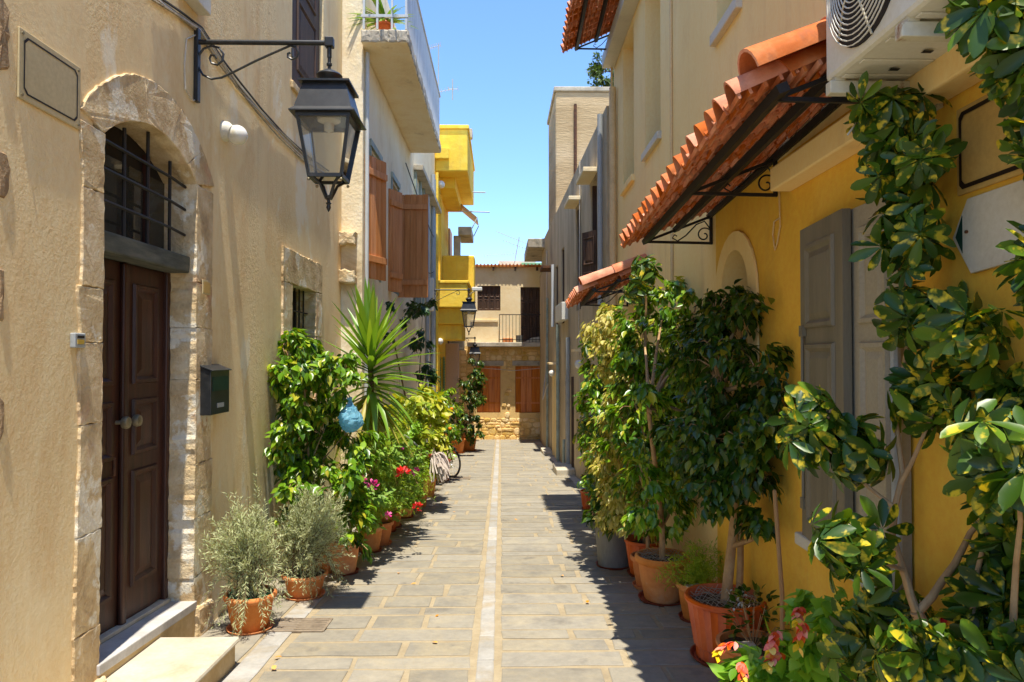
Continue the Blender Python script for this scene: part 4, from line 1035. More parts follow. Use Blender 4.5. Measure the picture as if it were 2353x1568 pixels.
# ================================================================== CREAM AND YELLOW HOUSE (right, near)
h9 = thing('beige_house', R1(4.0, 0, -.25), 'tall beige house with yellow ground floor and tiled awnings', 'house')
wB = [(9.70, 10.60, 4.25, 6.36), (7.98, 8.88, 4.30, 6.36), (5.2, 5.8, 4.42, 6.4), (3.4, 4.1, 4.42, 6.4)]
yl = 5.86; yz = 3.02
niche_o = [(4.98, 1.42)] + arc(4.98, 5.70, 2.28, .35, 14) + [(5.70, 1.42)]
wall_sheet('wall', R1, [(yl, -1.2), (yl, yz), (.2, yz), (.2, 7.7), (11.55, 7.7), (11.55, -1.2)], [[(a, c), (a, d), (b, d), (b, c)] for a, b, c, d in wB], .40, 5, 'plaster_beige', h9)
door_r = [(3.02, .80), (3.02, 2.52), (4.02, 2.52), (4.02, .80)]
wall_sheet('lower_wall', R1, [(.2, -1.2), (.2, yz), (yl, yz), (yl, -1.2)], [niche_o, door_r], .16, 0, 'plaster_yellow', h9)
for i, (a, b, c, d) in enumerate(wB):
    MB().box(R1, a - .01, b + .01, -.42, -.38, c, d).build('window', 'shutter_pale', h9)  # back panel in darker beige, recess shade put into its colour
    MB().box(R1, a - .04, b + .04, -.36, .05, c - .09, c).build('window_sill', 'frame_pale' if i else 'plaster_beige', h9, bevel=.008)
MB().box(R1, 6.5, 11.5, .0, .20, 6.42, 6.62).build('cornice', 'frame_pale', h9, bevel=.01)
MB().tube([R1(11.2, .07, -.5), R1(11.2, .07, 6.0)], .055, 12).build('drainpipe', 'pipe_cream', h9, smooth=True)
MB().tube([R1(11.45, .05, .5), R1(11.45, .05, 7.6)], .018, 8).build('mast_pole', 'pipe_cream', h9)
u = R1.hit(1546, 300)[0]
MB().tube([R1(u, .015, .3), R1(u, .015, 7.6)], .016, 8).build('conduit', 'pipe_cream', h9)
# arched niche window
nz = MB(); ia = arc(4.84, 5.84, 2.24, .48, 14); ib = arc(5.02, 5.66, 2.28, .30, 14)
v = [R1(u, .004, z) for u, z in [(4.84, 1.4)] + ia + [(5.84, 1.4)]]; v2 = [R1(u, .02, z) for u, z in [(4.84, 1.4)] + ia + [(5.84, 1.4)]]; v3 = [R1(u, .02, z) for u, z in [(5.02, 1.4)] + ib + [(5.66, 1.4)]]; k = len(v)
nz.add(v + v2 + v3 + [R1(u, -.42, z) for u, z in [(5.02, 1.4)] + ib + [(5.66, 1.4)]], [(r * k + i, r * k + i + 1, (r + 1) * k + i + 1, (r + 1) * k + i) for r in range(3) for i in range(k - 1)])
nz.build('niche_surround', 'plaster_beige', h9)
w = MB().box(R1, 4.98, 5.7, -.47, -.43, 1.4, 2.65).build('niche_window', 'dark_void', h9)
for a_ in (5.03, 5.32, 5.59):
    MB().box(R1, a_, a_ + .06, -.429, -.39, 1.42, 2.55).build('frame', 'shutter_taupe', w)
MB().box(R1, 5.03, 5.65, -.425, -.42, 1.45, 2.5).build('pane', 'window_glass', w)
# door hood and shutters
MB().box(R1, 2.2, 4.28, .0, .13, 2.78, 2.92).build('door_hood', 'plaster_beige', h9, bevel=.01)
dr = MB().box(R1, 3.0, 4.05, -.17, -.15, .78, 2.54).build('shuttered_window', 'dark_void', h9)
def taupe_leaf(a, b, mat, nm):
    d = (b - a); L = d.length; d.normalize(); f = Fr(a, d, (-d.y, d.x))
    if f.n.x > 0: f = Fr(a, d, (d.y, -d.x))
    m = MB().box(f, 0, L, -.02, .02, .79, 2.50)
    for z0, z1 in ((.88, 1.30), (1.38, 1.86), (1.94, 2.40)):
        panel(m, f, min(.10, L * .2), L - min(.10, L * .2), z0, z1, .021, .045, .016, .035)
    return m.build(nm, mat, dr), f
a = Vector((R1(4.02, .035, 0).x, R1(4.02, 0, 0).y, 0)); b = R1(3.40, .085, 0)
lf1, f = taupe_leaf(Vector((a.x, a.y, 0)), Vector((b.x, b.y, 0)), 'shutter_taupe', 'leaf')
MB().tube([f(.07, .035, .95), f(.07, .035, 1.95)], .009, 8).build('espagnolette', 'shutter_taupe', lf1)
for z in (.95, 1.9): MB().box(f, .045, .095, .021, .045, z, z + .06).build('latch', 'shutter_taupe', lf1)
taupe_leaf(R1(3.43, .03, 0), R1(3.00, .03, 0), 'shutter_pale', 'leaf')
MB().box(R1, 2.94, 4.1, .0, .07, .72, .79).build('window_sill', 'frame_pale', h9, bevel=.01)
q = [R1.hit(x, y) for x, y in ((1795, 440), (1797, 520), (1790, 560), (1785, 575), (1780, 540), (1783, 510), (1797, 500))]
MB().tube([R1(a, .012, b) for a, b in q], .005, 5).build('loose_wire', 'pipe_cream', h9)
u = R1.hit(2075, 1300)[0]
MB().tube([R1(2.95, .10, -.3), R1(2.95, .10, 1.9)], .02, 8).build('standpipe', 'metal_grey', h9)

# ---- tiled awnings
def tile_mesh(w_, L):
    k = 9; prof = []
    for i in range(k + 1):
        t = i / k
        prof.append((t * w_ * .66, .068 * math.sin(math.pi * t) ** .75))
    prof += [(w_ * .74, -.014), (w_ * .95, -.014), (w_ * 1.05, .006)]
    v = []; n = len(prof)
    for s_ in (0, L):
        sc_ = 1.0 if s_ else .92
        v += [(x, s_, z * sc_) for x, z in prof]
        v += [(x, s_, z * sc_ - .013) for x, z in prof]
    f = []
    for i in range(n - 1):
        f.append((i, i + 1, 2 * n + i + 1, 2 * n + i)); f.append((n + i, 3 * n + i, 3 * n + i + 1, n + i + 1))
        f.append((i, n + i, n + i + 1, i + 1)); f.append((2 * n + i, 2 * n + i + 1, 3 * n + i + 1, 3 * n + i))
    f += [(0, 2 * n, 3 * n, n), (n - 1, 2 * n - 1, 4 * n - 1, 3 * n - 1)]
    for q in (.12, .34, .56, .78, .94):                      # ribs on the underside
        o_ = len(v); a_, b_ = L * q, L * q + .014
        v += [(x, y, z) for y in (a_, b_) for x, z in ((.004, -.012), (w_ * .98, -.024), (w_ * .98, -.042), (.004, -.036))]
        f += [tuple(o_ + i for i in t_) for t_ in ((0, 1, 2, 3), (4, 5, 6, 7), (0, 1, 5, 4), (1, 2, 6, 5), (2, 3, 7, 6), (3, 0, 4, 7))]
    me = bpy.data.meshes.new('roof_tile'); me.from_pydata(v, [], f)
    bm = bmesh.new(); bm.from_mesh(me); bmesh.ops.recalc_face_normals(bm, faces=bm.faces); bm.to_mesh(me); bm.free()
    me.materials.append(MATS['tile_clay'])
    me.polygons.foreach_set('use_smooth', [True] * len(me.polygons)); me.set_sharp_from_angle(angle=R(45))
    return me
def awning(fr, u0, u1, zl, depth, rise, label, brackets, pitch=.155, gable=True):
    """u0 near end, u1 far end; zl height of the lip at u1; the awning falls with the lane"""
    tl = SLOPE
    zlip = lambda u: zl + tl * (u1 - u)
    O = fr(u0, 0, zlip(u0) + rise)
    o = thing('tiled_awning', O, label, 'awning', 'clay tiled awnings on the beige house')
    eu = (fr(1, 0, -tl) - fr(0, 0, 0)).normalized()
    es = (fr(0, depth, -rise) - fr(0, 0, 0)); Ls = es.length; es.normalize()
    en = es.cross(eu).normalized()
    if en.z < 0: en = -en
    rows = 3; TL = Ls / rows + .08
    me = tile_mesh(pitch, TL)
    k = int((u1 - u0) / pitch)
    for i in range(k):
        for r in range(rows):
            p = O + eu * (i * pitch * (u1 - u0) / (k * pitch)) + es * (Ls / rows * r) + en * (.030 + .006 * random.random())
            e2 = (es * 1.0 - en * 0.05).normalized(); n2 = eu.cross(e2).normalized()
            if n2.z < 0: n2 = -n2
            M = Matrix((eu, e2, n2)).transposed().to_4x4()
            # left handed frames are avoided by mirroring the tile direction
            if M.determinant() < 0: M = Matrix((-eu, e2, n2)).transposed().to_4x4(); p = p + eu * pitch
            t = bpy.data.objects.new('roof_tile', me); put(t, o)
            t.matrix_basis = Matrix.Translation(p - O + Vector((random.uniform(-.006, .006), random.uniform(-.008, .008), random.uniform(-.004, .004)))) @ M @ Matrix.Rotation(random.uniform(-.02, .02), 4, 'Z')
    if gable:
        for r in range(2):
            a = O - eu * .0 + es * (Ls * .5 * r - .02) + en * .075; b = O + es * (Ls * .5 * (r + 1) - .01) + en * .07
            m = MB(); n = 10; ring = []
            for q, rr in ((a, .085), (b, .10)):
                for j in range(n + 1):
                    an = R(-10) + R(200) * j / n; ring.append(q + eu * (rr * math.cos(an)) + en * (rr * math.sin(an)))
                for j in range(n + 1):
                    an = R(-10) + R(200) * j / n; ring.append(q + eu * ((rr - .014) * math.cos(an)) + en * ((rr - .014) * math.sin(an)))
            n1 = n + 1; f = []
            for j in range(n):
                f += [(j, j + 1, 2 * n1 + j + 1, 2 * n1 + j), (n1 + j, n1 + j + 1, 3 * n1 + j + 1, 3 * n1 + j), (j, j + 1, n1 + j + 1, n1 + j), (2 * n1 + j, 2 * n1 + j + 1, 3 * n1 + j + 1, 3 * n1 + j)]
            f += [(0, n1, 3 * n1, 2 * n1), (n, n1 + n, 3 * n1 + n, 2 * n1 + n)]
            m.add(ring, f); m.build('gable_tile', 'tile_clay', o, smooth=True)
    for s_ in (.03, Ls * .46, Ls * .84):
        a = O + es * s_ - en * .040; b = a + eu * (u1 - u0)
        MB().bar(a, b, .05, .04, en).build('rail', 'iron_rail', o)
    bl = depth * .83; br = rise * .83
    for u in brackets:
        zt = zlip(u) + rise - .06
        T = fr(u, .015, zt); Bm = fr(u, .015, zt - br - .0); tip = fr(u, bl, zt - br + .012); 
        MB().bar(T, Bm - Vector((0, 0, .01)), .022, .022, fr.u).build('bracket_post', 'iron_rail', o)
        MB().bar(Bm, tip, .02, .02, fr.u).build('bracket_arm', 'iron_rail', o)
        MB().bar(T, tip, .02, .02, fr.u).build('bracket_arm', 'iron_rail', o)
        ex = fr.n; ez = Vector((0, 0, 1))
        MB().tube(spiral(Bm + ex * (bl * .10) + ez * (br * .30), .012, br * .30, R(90), R(90) + R(420), ex, ez, 22), .006, 5).build('bracket_scroll', 'iron_rail', o)
        c1 = Bm + ex * (bl * .10) + ez * (br * .30)
        p0 = c1 + ex * (br * .30 * math.cos(R(510))) + ez * (br * .30 * math.sin(R(510)))
        MB().tube([fr(u, bl * .04, zt - br * .45), fr(u, bl * .12, zt - br * .18), fr(u, bl * .24, zt - br * .30), fr(u, bl * .40, zt - br * .72), fr(u, bl * .52, zt - br * .92), fr(u, bl * .60, zt - br * .80), fr(u, bl * .56, zt - br * .68), fr(u, bl * .53, zt - br * .74)], .006, 5).build('bracket_scroll', 'iron_rail', o, smooth=True)
    return o
awning(R1, 2.95, 6.0, 2.74, .68, .27, 'long clay tiled awning over the yellow ground floor', (5.95, 4.5, 3.05))
awning(R1, 9.35, 11.05, 6.52, .80, .34, 'high clay tiled awning at the top of the beige house', (11.0, 9.5))
awning(R1, 8.75, 10.25, 2.50, .80, .30, 'short clay tiled awning rising behind the tall ficus', (10.2, 8.85))

# ---- air conditioner
o = thing('air_conditioner', R1(2.75, 0, 2.7), 'white outdoor air conditioner on rusty brackets above the yellow wall', 'air conditioner')
ax0, ax1, ay0, ay1, az0, az1 = 1.30, 1.62, 2.10, 2.84, 2.885, 3.45
MB().box(WF, ax0, ax1, -ay1, -ay0, az0, az1).build('casing', 'ac_white', o, bevel=.02)
for k, yy in enumerate((2.24, 2.42, 2.60, 2.74)):
    MB().box(WF, ax0 + .03, ax1 - .03, -yy - .025, -yy + .01, az0 - .007, az0 - .0005).build('base_rib', 'ac_white', o, bevel=.003)
for yy, xx in ((2.50, 1.50), (2.66, 1.47), (2.36, 1.52)):
    MB().box(WF, xx, xx + .035, -yy - .02, -yy, az0 - .0095, az0 - .0075).build('drain_slot', 'dark_void', o)
fc = Vector((ax0, 2.52, 3.17))
m = MB(); m.tube([fc + Vector((.001, 0, 0)), fc + Vector((-.004, 0, 0))], .255, 32); m.build('fan_opening', 'dark_void', o)
for k in range(13):
    r = .250 - k * .0185
    m = MB(); m.tube([fc + Vector((-.02 - .014 * math.sin(min(1, k / 8) * 1.4), r * math.cos(t * math.pi / 16), r * math.sin(t * math.pi / 16))) for t in range(33)], .0028, 4, cap=False)
    m.build('grille_ring', 'ac_white', o)
for k in range(6):
    a = k * math.pi / 3 + .3
    m = MB(); m.tube([fc + Vector((-.034, .03 * math.cos(a), .03 * math.sin(a))), fc + Vector((-.034, .12 * math.cos(a), .12 * math.sin(a))), fc + Vector((-.006, (.258 * math.cos(a)), .258 * math.sin(a)))], .004, 5); m.build('grille_spoke', 'ac_bracket', o)
for yy in (2.79, 2.29):
    u = yy; wx = R1(u, 0, 0).x
    br = MB().box(WF, ax0 - .01, wx - .03, -yy - .022, -yy + .022, az0 - .062, az0 - .012).build('bracket_arm', 'ac_bracket', o, bevel=.004)
    MB().box(WF, wx - .028, wx - .002, -yy - .03, -yy + .03, az0 - .12, az0 + .50).build('bracket_post', 'ac_bracket', o, bevel=.004)
    m = MB(); m.bar((wx - .15, yy, az0 - .065), (wx - .02, yy, az0 - .115), .03, .02); m.build('bracket_brace', 'ac_bracket', o)
    MB().box(WF, ax0 + .01, ax0 + .05, -yy - .02, -yy + .02, az0 - .0115, az0 + .012).build('foot', 'ac_bracket', o)
MB().tube([(1.60, 2.83, az0 - .01), (1.63, 2.86, az0 - .14), (1.58, 2.88, az0 - .20), (1.60, 2.87, az0 - .26)], .006, 6).build('drain_tube', 'cable_white', o)
MB().tube([(1.58, 2.80, az0 - .06), (1.45, 2.85, az0 - .13), (1.40, 2.86, az0 - .2)], .004, 6).build('drain_tube', 'cable_white', o)

# ---- signs on the yellow wall
o = thing('wall_sign', R1(2.5, 0, 2.0), 'blank ochre plate with black border beside the air conditioner', 'plate')
u0, u1, z0, z1 = 2.20, 2.665, 2.395, 2.72
MB().box(R1, u0, u1, .002, .014, z0, z1).build('plate', 'plaque_yellow', o, bevel=.004)
def ringline(fr, r0, r1, n, nm, par):
    k = len(r0); m = MB(); m.add([fr(u, n, z) for u, z in r0] + [fr(u, n, z) for u, z in r1], [(i, (i + 1) % k, k + (i + 1) % k, k + i) for i in range(k)]); m.build(nm, 'paint_black', par, fix=False)
def oct_(u0, u1, z0, z1, d, c): return [(u0 + d + c, z0 + d), (u1 - d - c, z0 + d), (u1 - d, z0 + d + c), (u1 - d, z1 - d - c), (u1 - d - c, z1 - d), (u0 + d + c, z1 - d), (u0 + d, z1 - d - c), (u0 + d, z0 + d + c)]
ringline(R1, oct_(u0, u1, z0, z1, .018, .018), oct_(u0, u1, z0, z1, .034, .018), .017, 'border_line', o)
o = thing('arrow_sign', R1(2.5, 0, 2.0), 'cream pointed board with dark green arrow tip on the yellow wall', 'sign')
P = [(2.69, 2.24), (2.585, 2.095), (2.1, 2.13), (2.1, 2.375), (2.60, 2.372)]
MB().prism(R1, P, .003, .018).build('board', 'board_white', o, bevel=.003)
m = MB(); m.prism(R1, [(2.668, 2.24), (2.628, 2.175), (2.628, 2.315)], .0185, .020); m.build('arrow_tip', 'bottle_green', o)
MB().tube([R1(2.60, .018, 2.25), R1(2.60, .026, 2.25)], .006, 8).build('screw', 'rust_iron', o)

# ================================================================== PLANTS
XR = lambda y: 1.70 + 0.012 * y
def leaf_tpl(st, ws, curl=.14, fold=.25):
    """leaf blade of unit length along +Y, two halves folded at the midrib"""
    v = []; f = []; n = len(st)
    for t, w_ in zip(st, ws):
        z = -curl * t * t
        v += [(-w_, t, z + fold * w_), (0, t, z), (w_, t, z + fold * w_)]
    for i in range(n - 1):
        a, b = 3 * i, 3 * i + 3
        f += [(a, a + 1, b + 1, b), (a + 1, a + 2, b + 2, b + 1)]
    return v, f
FIC = leaf_tpl([0, .15, .40, .65, .85, 1], [.015, .17, .25, .19, .06, .0], .16, .30)
FIC3 = leaf_tpl([0, .15, .40, .65, .85, 1], [.015, .19, .29, .22, .07, .0], .05, .55)
FIC2 = leaf_tpl([0, .15, .40, .65, .85, 1], [.015, .15, .22, .17, .06, .0], .30, .18)
OVAL = leaf_tpl([0, .2, .45, .7, 1], [.02, .24, .32, .24, .02], .12, .2)
NEEDLE = leaf_tpl([0, .5, 1], [.02, .075, .0], .10, .3)
THREAD = leaf_tpl([0, 1], [.03, .012], .0, .2)
BLADE = leaf_tpl([0, .1, .35, .6, .85, 1], [.022, .038, .050, .042, .020, .0], .05, .5)
BLADE2 = leaf_tpl([0, .1, .3, .5, .7, .88, 1], [.022, .038, .050, .045, .032, .016, .0], .55, .5)
BLADE3 = leaf_tpl([0, .1, .35, .6, .85, 1], [.022, .038, .048, .040, .020, .0], .24, .5)
STRAP = leaf_tpl([0, .3, .6, .85, 1], [.03, .045, .04, .02, .0], .4, .3)
def compound(k, rng, ll=1.0, droop=.35, wid=1.0):
    """palmate leaf: leaflets spread round the end of a stalk (stalk along -Z)"""
    st = [0, .14, .40, .66, .88, 1]; ws = [.012, .07, .155, .19, .13, .02]
    V = []; F = []
    for i in range(k):
        a = 2 * math.pi * i / k + rng.uniform(-.12, .12); L = ll * rng.uniform(.8, 1.08); dr = droop + rng.uniform(-.15, .25)
        lv, lf_ = leaf_tpl(st, [w_ * wid for w_ in ws], .12, .35)
        o = len(V); ca, sa = math.cos(a), math.sin(a); tw = rng.uniform(-.35, .35)
        for x, y, z in lv:
            x, z = x * math.cos(tw) - z * math.sin(tw), x * math.sin(tw) + z * math.cos(tw)
            y2 = .10 + (y * math.cos(dr) + z * math.sin(dr)) * L; z2 = (-y * math.sin(dr) + z * math.cos(dr)) * L
            x *= L
            V.append((ca * x - sa * y2, sa * x + ca * y2, z2))
        F += [tuple(j + o for j in q) for q in lf_]
        # leaflet stalk
        o = len(V); V += [(-.012 * sa * 0 - .008, 0, 0), (.008, 0, 0), (-sa * .13 + .006, ca * .13, -.03), (-sa * .13 - .006, ca * .13, -.03)]; F.append((o, o + 1, o + 2, o + 3))
    o = len(V); V += [(-.014, 0, 0), (.014, 0, 0), (.014, 0, -.8), (-.014, 0, -.8)]; F.append((o, o + 1, o + 2, o + 3))
    return V, F
rc = random.Random(3)
COMP = [compound(8, rc), compound(7, rc, droop=.55), compound(9, rc, .92, .2), compound(7, rc, 1.0, .75, 1.1)]
RND = []
def disc_leaf(rng):
    v = [(0, 0, 0)]; n = 14
    for i in range(n):
        a = math.pi * (-.42 + 1.84 * i / (n - 1)); r = .5 * (1 + .09 * math.cos(7 * a)) 
        v.append((r * math.sin(a - math.pi / 2 + math.pi / 2), .5 + r * -math.cos(a) * -1 - .0, .10 * math.sin(5 * a) + .08))
    return v, [(0, i, i + 1) for i in range(1, n)]
RND = disc_leaf(rc)
def basis(axis, nrm):
    y = axis.normalized(); z = nrm - y * nrm.dot(y)
    if z.length < 1e-4: z = y.orthogonal()
    z.normalize(); x = y.cross(z)
    return x, y, z
class Foliage:
    def __init__(s): s.items = []; s.tw = MB()
    def leaf(s, tpl, p, axis, nrm, L):
        s.items.append((tpl, Vector(p), axis, nrm, L))
    def emit(s, par, mat, sep=0, name='leaf', mass='foliage', twmat='bark', smooth=True):
        off = wpos(par)
        eye = Vector((0, 0, EYE))
        it = sorted(s.items, key=lambda q: (q[1] - eye).length)
        cache = {}
        for tpl, p, ax, nr, L in it[:sep]:
            if id(tpl) not in cache:
                me = bpy.data.meshes.new(name); me.from_pydata(tpl[0], [], tpl[1]); me.materials.append(MATS[mat])
                me.polygons.foreach_set('use_smooth', [smooth] * len(me.polygons)); cache[id(tpl)] = me
            x, y, z = basis(ax, nr)
            o = bpy.data.objects.new(name, cache[id(tpl)]); put(o, par)
            M = Matrix((x * L, y * L, z * L)).transposed().to_4x4(); o.matrix_basis = Matrix.Translation(p - off) @ M
        rest = it[sep:]
        if rest:
            V = []; F = []
            for tpl, p, ax, nr, L in rest:
                x, y, z = basis(ax, nr); o = len(V); q = p - off
                x = x * L; y = y * L; z = z * L
                V += [(q.x + a * x.x + b * y.x + c * z.x, q.y + a * x.y + b * y.y + c * z.y, q.z + a * x.z + b * y.z + c * z.z) for a, b, c in tpl[0]]
                F += [tuple(j + o for j in f) for f in tpl[1]]
            me = bpy.data.meshes.new(mass); me.from_pydata(V, [], F); me.materials.append(MATS[mat])
            me.polygons.foreach_set('use_smooth', [smooth] * len(me.polygons))
            o = bpy.data.objects.new(mass, me); put(o, par); o['kind'] = 'stuff'
        if s.tw.v:
            s.tw.build('twigs', twmat, par, kind='stuff', fix=False)
UP = Vector((0, 0, 1))
def rv(rng, a=1.0):
    return Vector((rng.uniform(-a, a), rng.uniform(-a, a), rng.uniform(-a, a)))
def rdir(rng):
    while True:
        v = rv(rng)
        if .05 < v.length < 1: return v.normalized()
def bushy(F, lobes, rng, twigs, per, tpls, L, droop=.9, inside=None, twr=.0025, spread=.06, fill=.45):
    """leafy twigs radiating through ellipsoid lobes; leaves hang along each twig"""
    vol = [r[0] * r[1] * r[2] for c, r in lobes]; tot = sum(v ** .6 for v in vol)
    for (C, Rr), v in zip(lobes, vol):
        n = max(4, int(twigs * (v ** .6) / tot)); k = max(2, n // 5)
        for _ in range(k):                                   # sprays: twigs gathered in clumps with gaps between
            d0 = rdir(rng)
            if d0.z < -.3 and rng.random() < .4: d0.z *= -1
            q0 = rng.uniform(.30, .95) if rng.random() > .12 else rng.uniform(1.0, 1.2)
            c = C + Vector((d0.x * Rr[0], d0.y * Rr[1], d0.z * Rr[2])) * q0
            sr = rng.uniform(.30, .56); r = (Rr[0] * sr, Rr[1] * sr, Rr[2] * sr)
            if inside and not inside(c): continue
            root = C.lerp(c, .25)
            if twr: F.tw.tube([root, (root + c) / 2 + Vector((0, 0, .03)), c], [twr * 2.2, twr * 1.8, twr], 4, cap=False)
            for _ in range(max(2, n // k)):
                d = (rdir(rng) + d0 * .6).normalized()
                e = c + Vector((d.x * r[0], d.y * r[1], d.z * r[2])) * rng.uniform(.6, 1.25) + Vector((0, 0, -.03))
                m = (c + e) / 2 + Vector((0, 0, .03))
                if inside and not inside(e): continue
                if twr: F.tw.tube([c, m, e], [twr, twr * .8, twr * .5], 3, cap=False)
                out = Vector((d.x + d0.x, d.y + d0.y, d.z * .3)).normalized()
                for i in range(per):
                    t = rng.uniform(.1, 1.08)
                    p = c.lerp(m, t * 2) if t < .5 else m.lerp(e, t * 2 - 1)
                    p = p + rv(rng, spread * .7)
                    if inside and not inside(p): continue
                    ax = (out * .55 + Vector((0, 0, -droop)) * rng.uniform(.3, 1.0) + rv(rng, .5))
                    nr = (out * .6 + UP * .8 + rv(rng, .45))
                    F.leaf(rng.choice(tpls), p, ax, nr, L * rng.choice((.55, .7, .85, .95, 1.05, 1.2, 1.35)) * rng.uniform(.9, 1.1))
def pot(par, c, r, h, style='terracotta', saucer=True, mat=None, soil=True):
    c = Vector(c); g = Vector((c.x, c.y, c.z)); mat = mat or {'terracotta': 'terracotta', 'ribbed': 'pot_red', 'bowl': 'terracotta', 'plain': 'pot_red', 'bin': 'bin_grey'}[style]
    s0 = .018 if saucer else 0.0
    if style == 'ribbed':
        pr = [(.001, s0), (r * .72, s0), (r * .74, s0 + .01), (r * .75, h * .22), (r * .80, h * .24), (r * .97, h * .90)]
        p = MB().lathe(g, pr, 64, .04, 1).build('pot', mat, par, smooth=True)
        MB().lathe(g, [(r * .97, h * .905), (r * 1.06, h * .92), (r * 1.08, h * .96), (r * 1.05, h), (r * .98, h), (r * .95, h * .9), (r * .9, h * .82)], 40).build('rim', mat, p, smooth=True)
    elif style == 'bowl':
        pr = [(.001, s0), (r * .55, s0), (r * .72, h * .18), (r * .95, h * .55), (r * 1.0, h * .78), (r * .98, h * .9), (r * 1.03, h * .95), (r * 1.02, h * 1.0), (r * .92, h * 1.0), (r * .90, h * .93), (r * .88, h * .82)]
        p = MB().lathe(g, pr, 40).build('pot', mat, par, smooth=True)
    elif style == 'bin':
        pr = [(.001, s0), (r * .80, s0), (r * .82, .02), (r * .97, h * .92)]
        p = MB().lathe(g, pr, 56, -.03, 1).build('pot', mat, par, smooth=True)
        MB().lathe(g, [(r * .97, h * .92), (r * 1.05, h * .93), (r * 1.06, h * .97), (r * 1.03, h), (r * .96, h), (r * .93, h * .85)], 40).build('rim', mat, p, smooth=True)
        for sg in (-1, 1):
            MB().box(WF, c.x + sg * r * 1.12 - .045, c.x + sg * r * 1.12 + .045, -c.y - .06, -c.y + .06, c.z + h * .86, c.z + h * .92).build('handle', mat, p, bevel=.01)
    else:
        pr = [(.001, s0), (r * .66, s0), (r * .69, s0 + .01), (r * .80, h * .38), (r * .81, h * .40), (r * .825, h * .41), (r * .92, h * .82)]
        p = MB().lathe(g, pr, 40).build('pot', mat, par, smooth=True)
        MB().lathe(g, [(r * .92, h * .82), (r * 1.02, h * .85), (r * 1.06, h * .90), (r * 1.05, h * .96), (r * .99, h), (r * .93, h * .99), (r * .90, h * .9), (r * .88, h * .8)], 40).build('rim', mat, p, smooth=True)
    if soil:
        m = MB(); n = 20; m.add([g + Vector((r * .91 * math.cos(6.2832 * k / n), r * .91 * math.sin(6.2832 * k / n), h * .86 + random.uniform(-.01, .01))) for k in range(n)] + [g + Vector((0, 0, h * .9))], [(k, (k + 1) % n, n) for k in range(n)])
        m.build('soil', 'soil', par, fix=False)
    if saucer:
        MB().lathe(g, [(.001, .002), (r * .84, .002), (r * .92, .03), (r * .94, .034), (r * .90, .034), (r * .82, .012), (.001, .012)], 36).build('saucer', 'pot_dark' if mat != 'terracotta' else 'terracotta', par, smooth=True)
    return p
def limb(par, pts, r0, r1, mat='bark', name='branch', n=8):
    k = len(pts); pts = [Vector(p) for p in pts]
    # smooth the path a little
    q = []
    for i in range(k - 1):
        a, b = pts[i], pts[i + 1]
        for t in (0, .5):
            q.append(a.lerp(b, t) + (Vector((random.uniform(-1, 1), random.uniform(-1, 1), 0)) * r0 * .35 if t else Vector((0, 0, 0))))
    q.append(pts[-1]); m = len(q)
    return MB().tube(q, [r0 + (r1 - r0) * i / (m - 1) for i in range(m)], n).build(name, mat, par, smooth=True)
def lobe(px, py, Y, rx, ry=None, rz=None):
    return (at_y(px, py, Y), (rx, ry or rx, rz or rx))
inR = lambda p: p.x < XR(p.y) - .015
inL = lambda p: p.x > (-2.25 if p.y < 10.2 else -1.95)
def gpt(px, py):
    p = ground(px, py); return G(p.x, p.y, 0)

# ---- left row ------------------------------------------------------------------
def lavender(px, py, r, h, label, seed, stems, wide, tall, pst='terracotta'):
    rng = random.Random(seed); c = gpt(px, py)
    o = thing('lavender_pot', c, label, 'potted plant', 'potted lavenders by the doorstep')
    pot(o, c, r, h, pst)
    F = Foliage(); top = c + Vector((0, 0, h * .9))
    for k in range(5):
        a = top + Vector((rng.uniform(-.5, .5) * r, rng.uniform(-.5, .5) * r, 0)); e = top + Vector((rng.uniform(-1, 1) * wide * .5, rng.uniform(-1, 1) * wide * .5, tall * .45))
        limb(o, [a, (a + e) / 2 + rv(rng, .03), e], .008, .004, 'bark_dark', 'stem', 5)
    lx = -1 if seed == 31 else 1
    for k in range(stems):
        d = rdir(rng); d.z = abs(d.z) * 1.2 - .12
        base = top + Vector((d.x * wide * rng.uniform(.15, .6), d.y * wide * rng.uniform(.15, .6), tall * rng.uniform(.12, .45)))
        e = base + Vector((d.x * wide * .5, d.y * wide * .5, tall * .45 * max(-.35, d.z) + rng.uniform(0, .08)))
        e = e + Vector((lx * rng.uniform(.0, .16), -.04 * rng.random(), rng.choice((0, 0, .05, .12)) * rng.random()))
        if rng.random() < .2: e = base + Vector((d.x * wide * .8, d.y * wide * .7, -rng.uniform(.18, .4)))
        if rng.random() < .06: e.z += .18
        if not inL(e): e.x = -2.22
        m = (base + e) / 2 + Vector((0, 0, .03)); n = int(16 + (e - base).length * 70)
        F.tw.tube([base, m, e], [.002, .0015, .001], 3, cap=False)
        ax0 = (e - base).normalized()
        for i in range(n):
            t = i / n; p = base.lerp(m, 2 * t) if t < .5 else m.lerp(e, 2 * t - 1)
            side = rdir(rng); side = (side - ax0 * side.dot(ax0)); 
            F.leaf(NEEDLE, p, side.normalized() * .8 + ax0 * .75, rdir(rng) + UP * .6, rng.uniform(.028, .050))
    for k in range(14):
        a = top + Vector((rng.uniform(-.6, .6) * r, rng.uniform(-.6, .6) * r, 0)); F.leaf(STRAP, a, UP + rv(rng, .35), rdir(rng), rng.uniform(.10, .2))
    F.emit(o, 'leaf_lavender', 60, 'leaf', 'foliage', 'bark_dark')
    return o, top
o, top = lavender(575, 1448, .185, .29, 'silvery lavender in an orange pot right beside the doorstep', 31, 280, .29, .76)
m = MB()
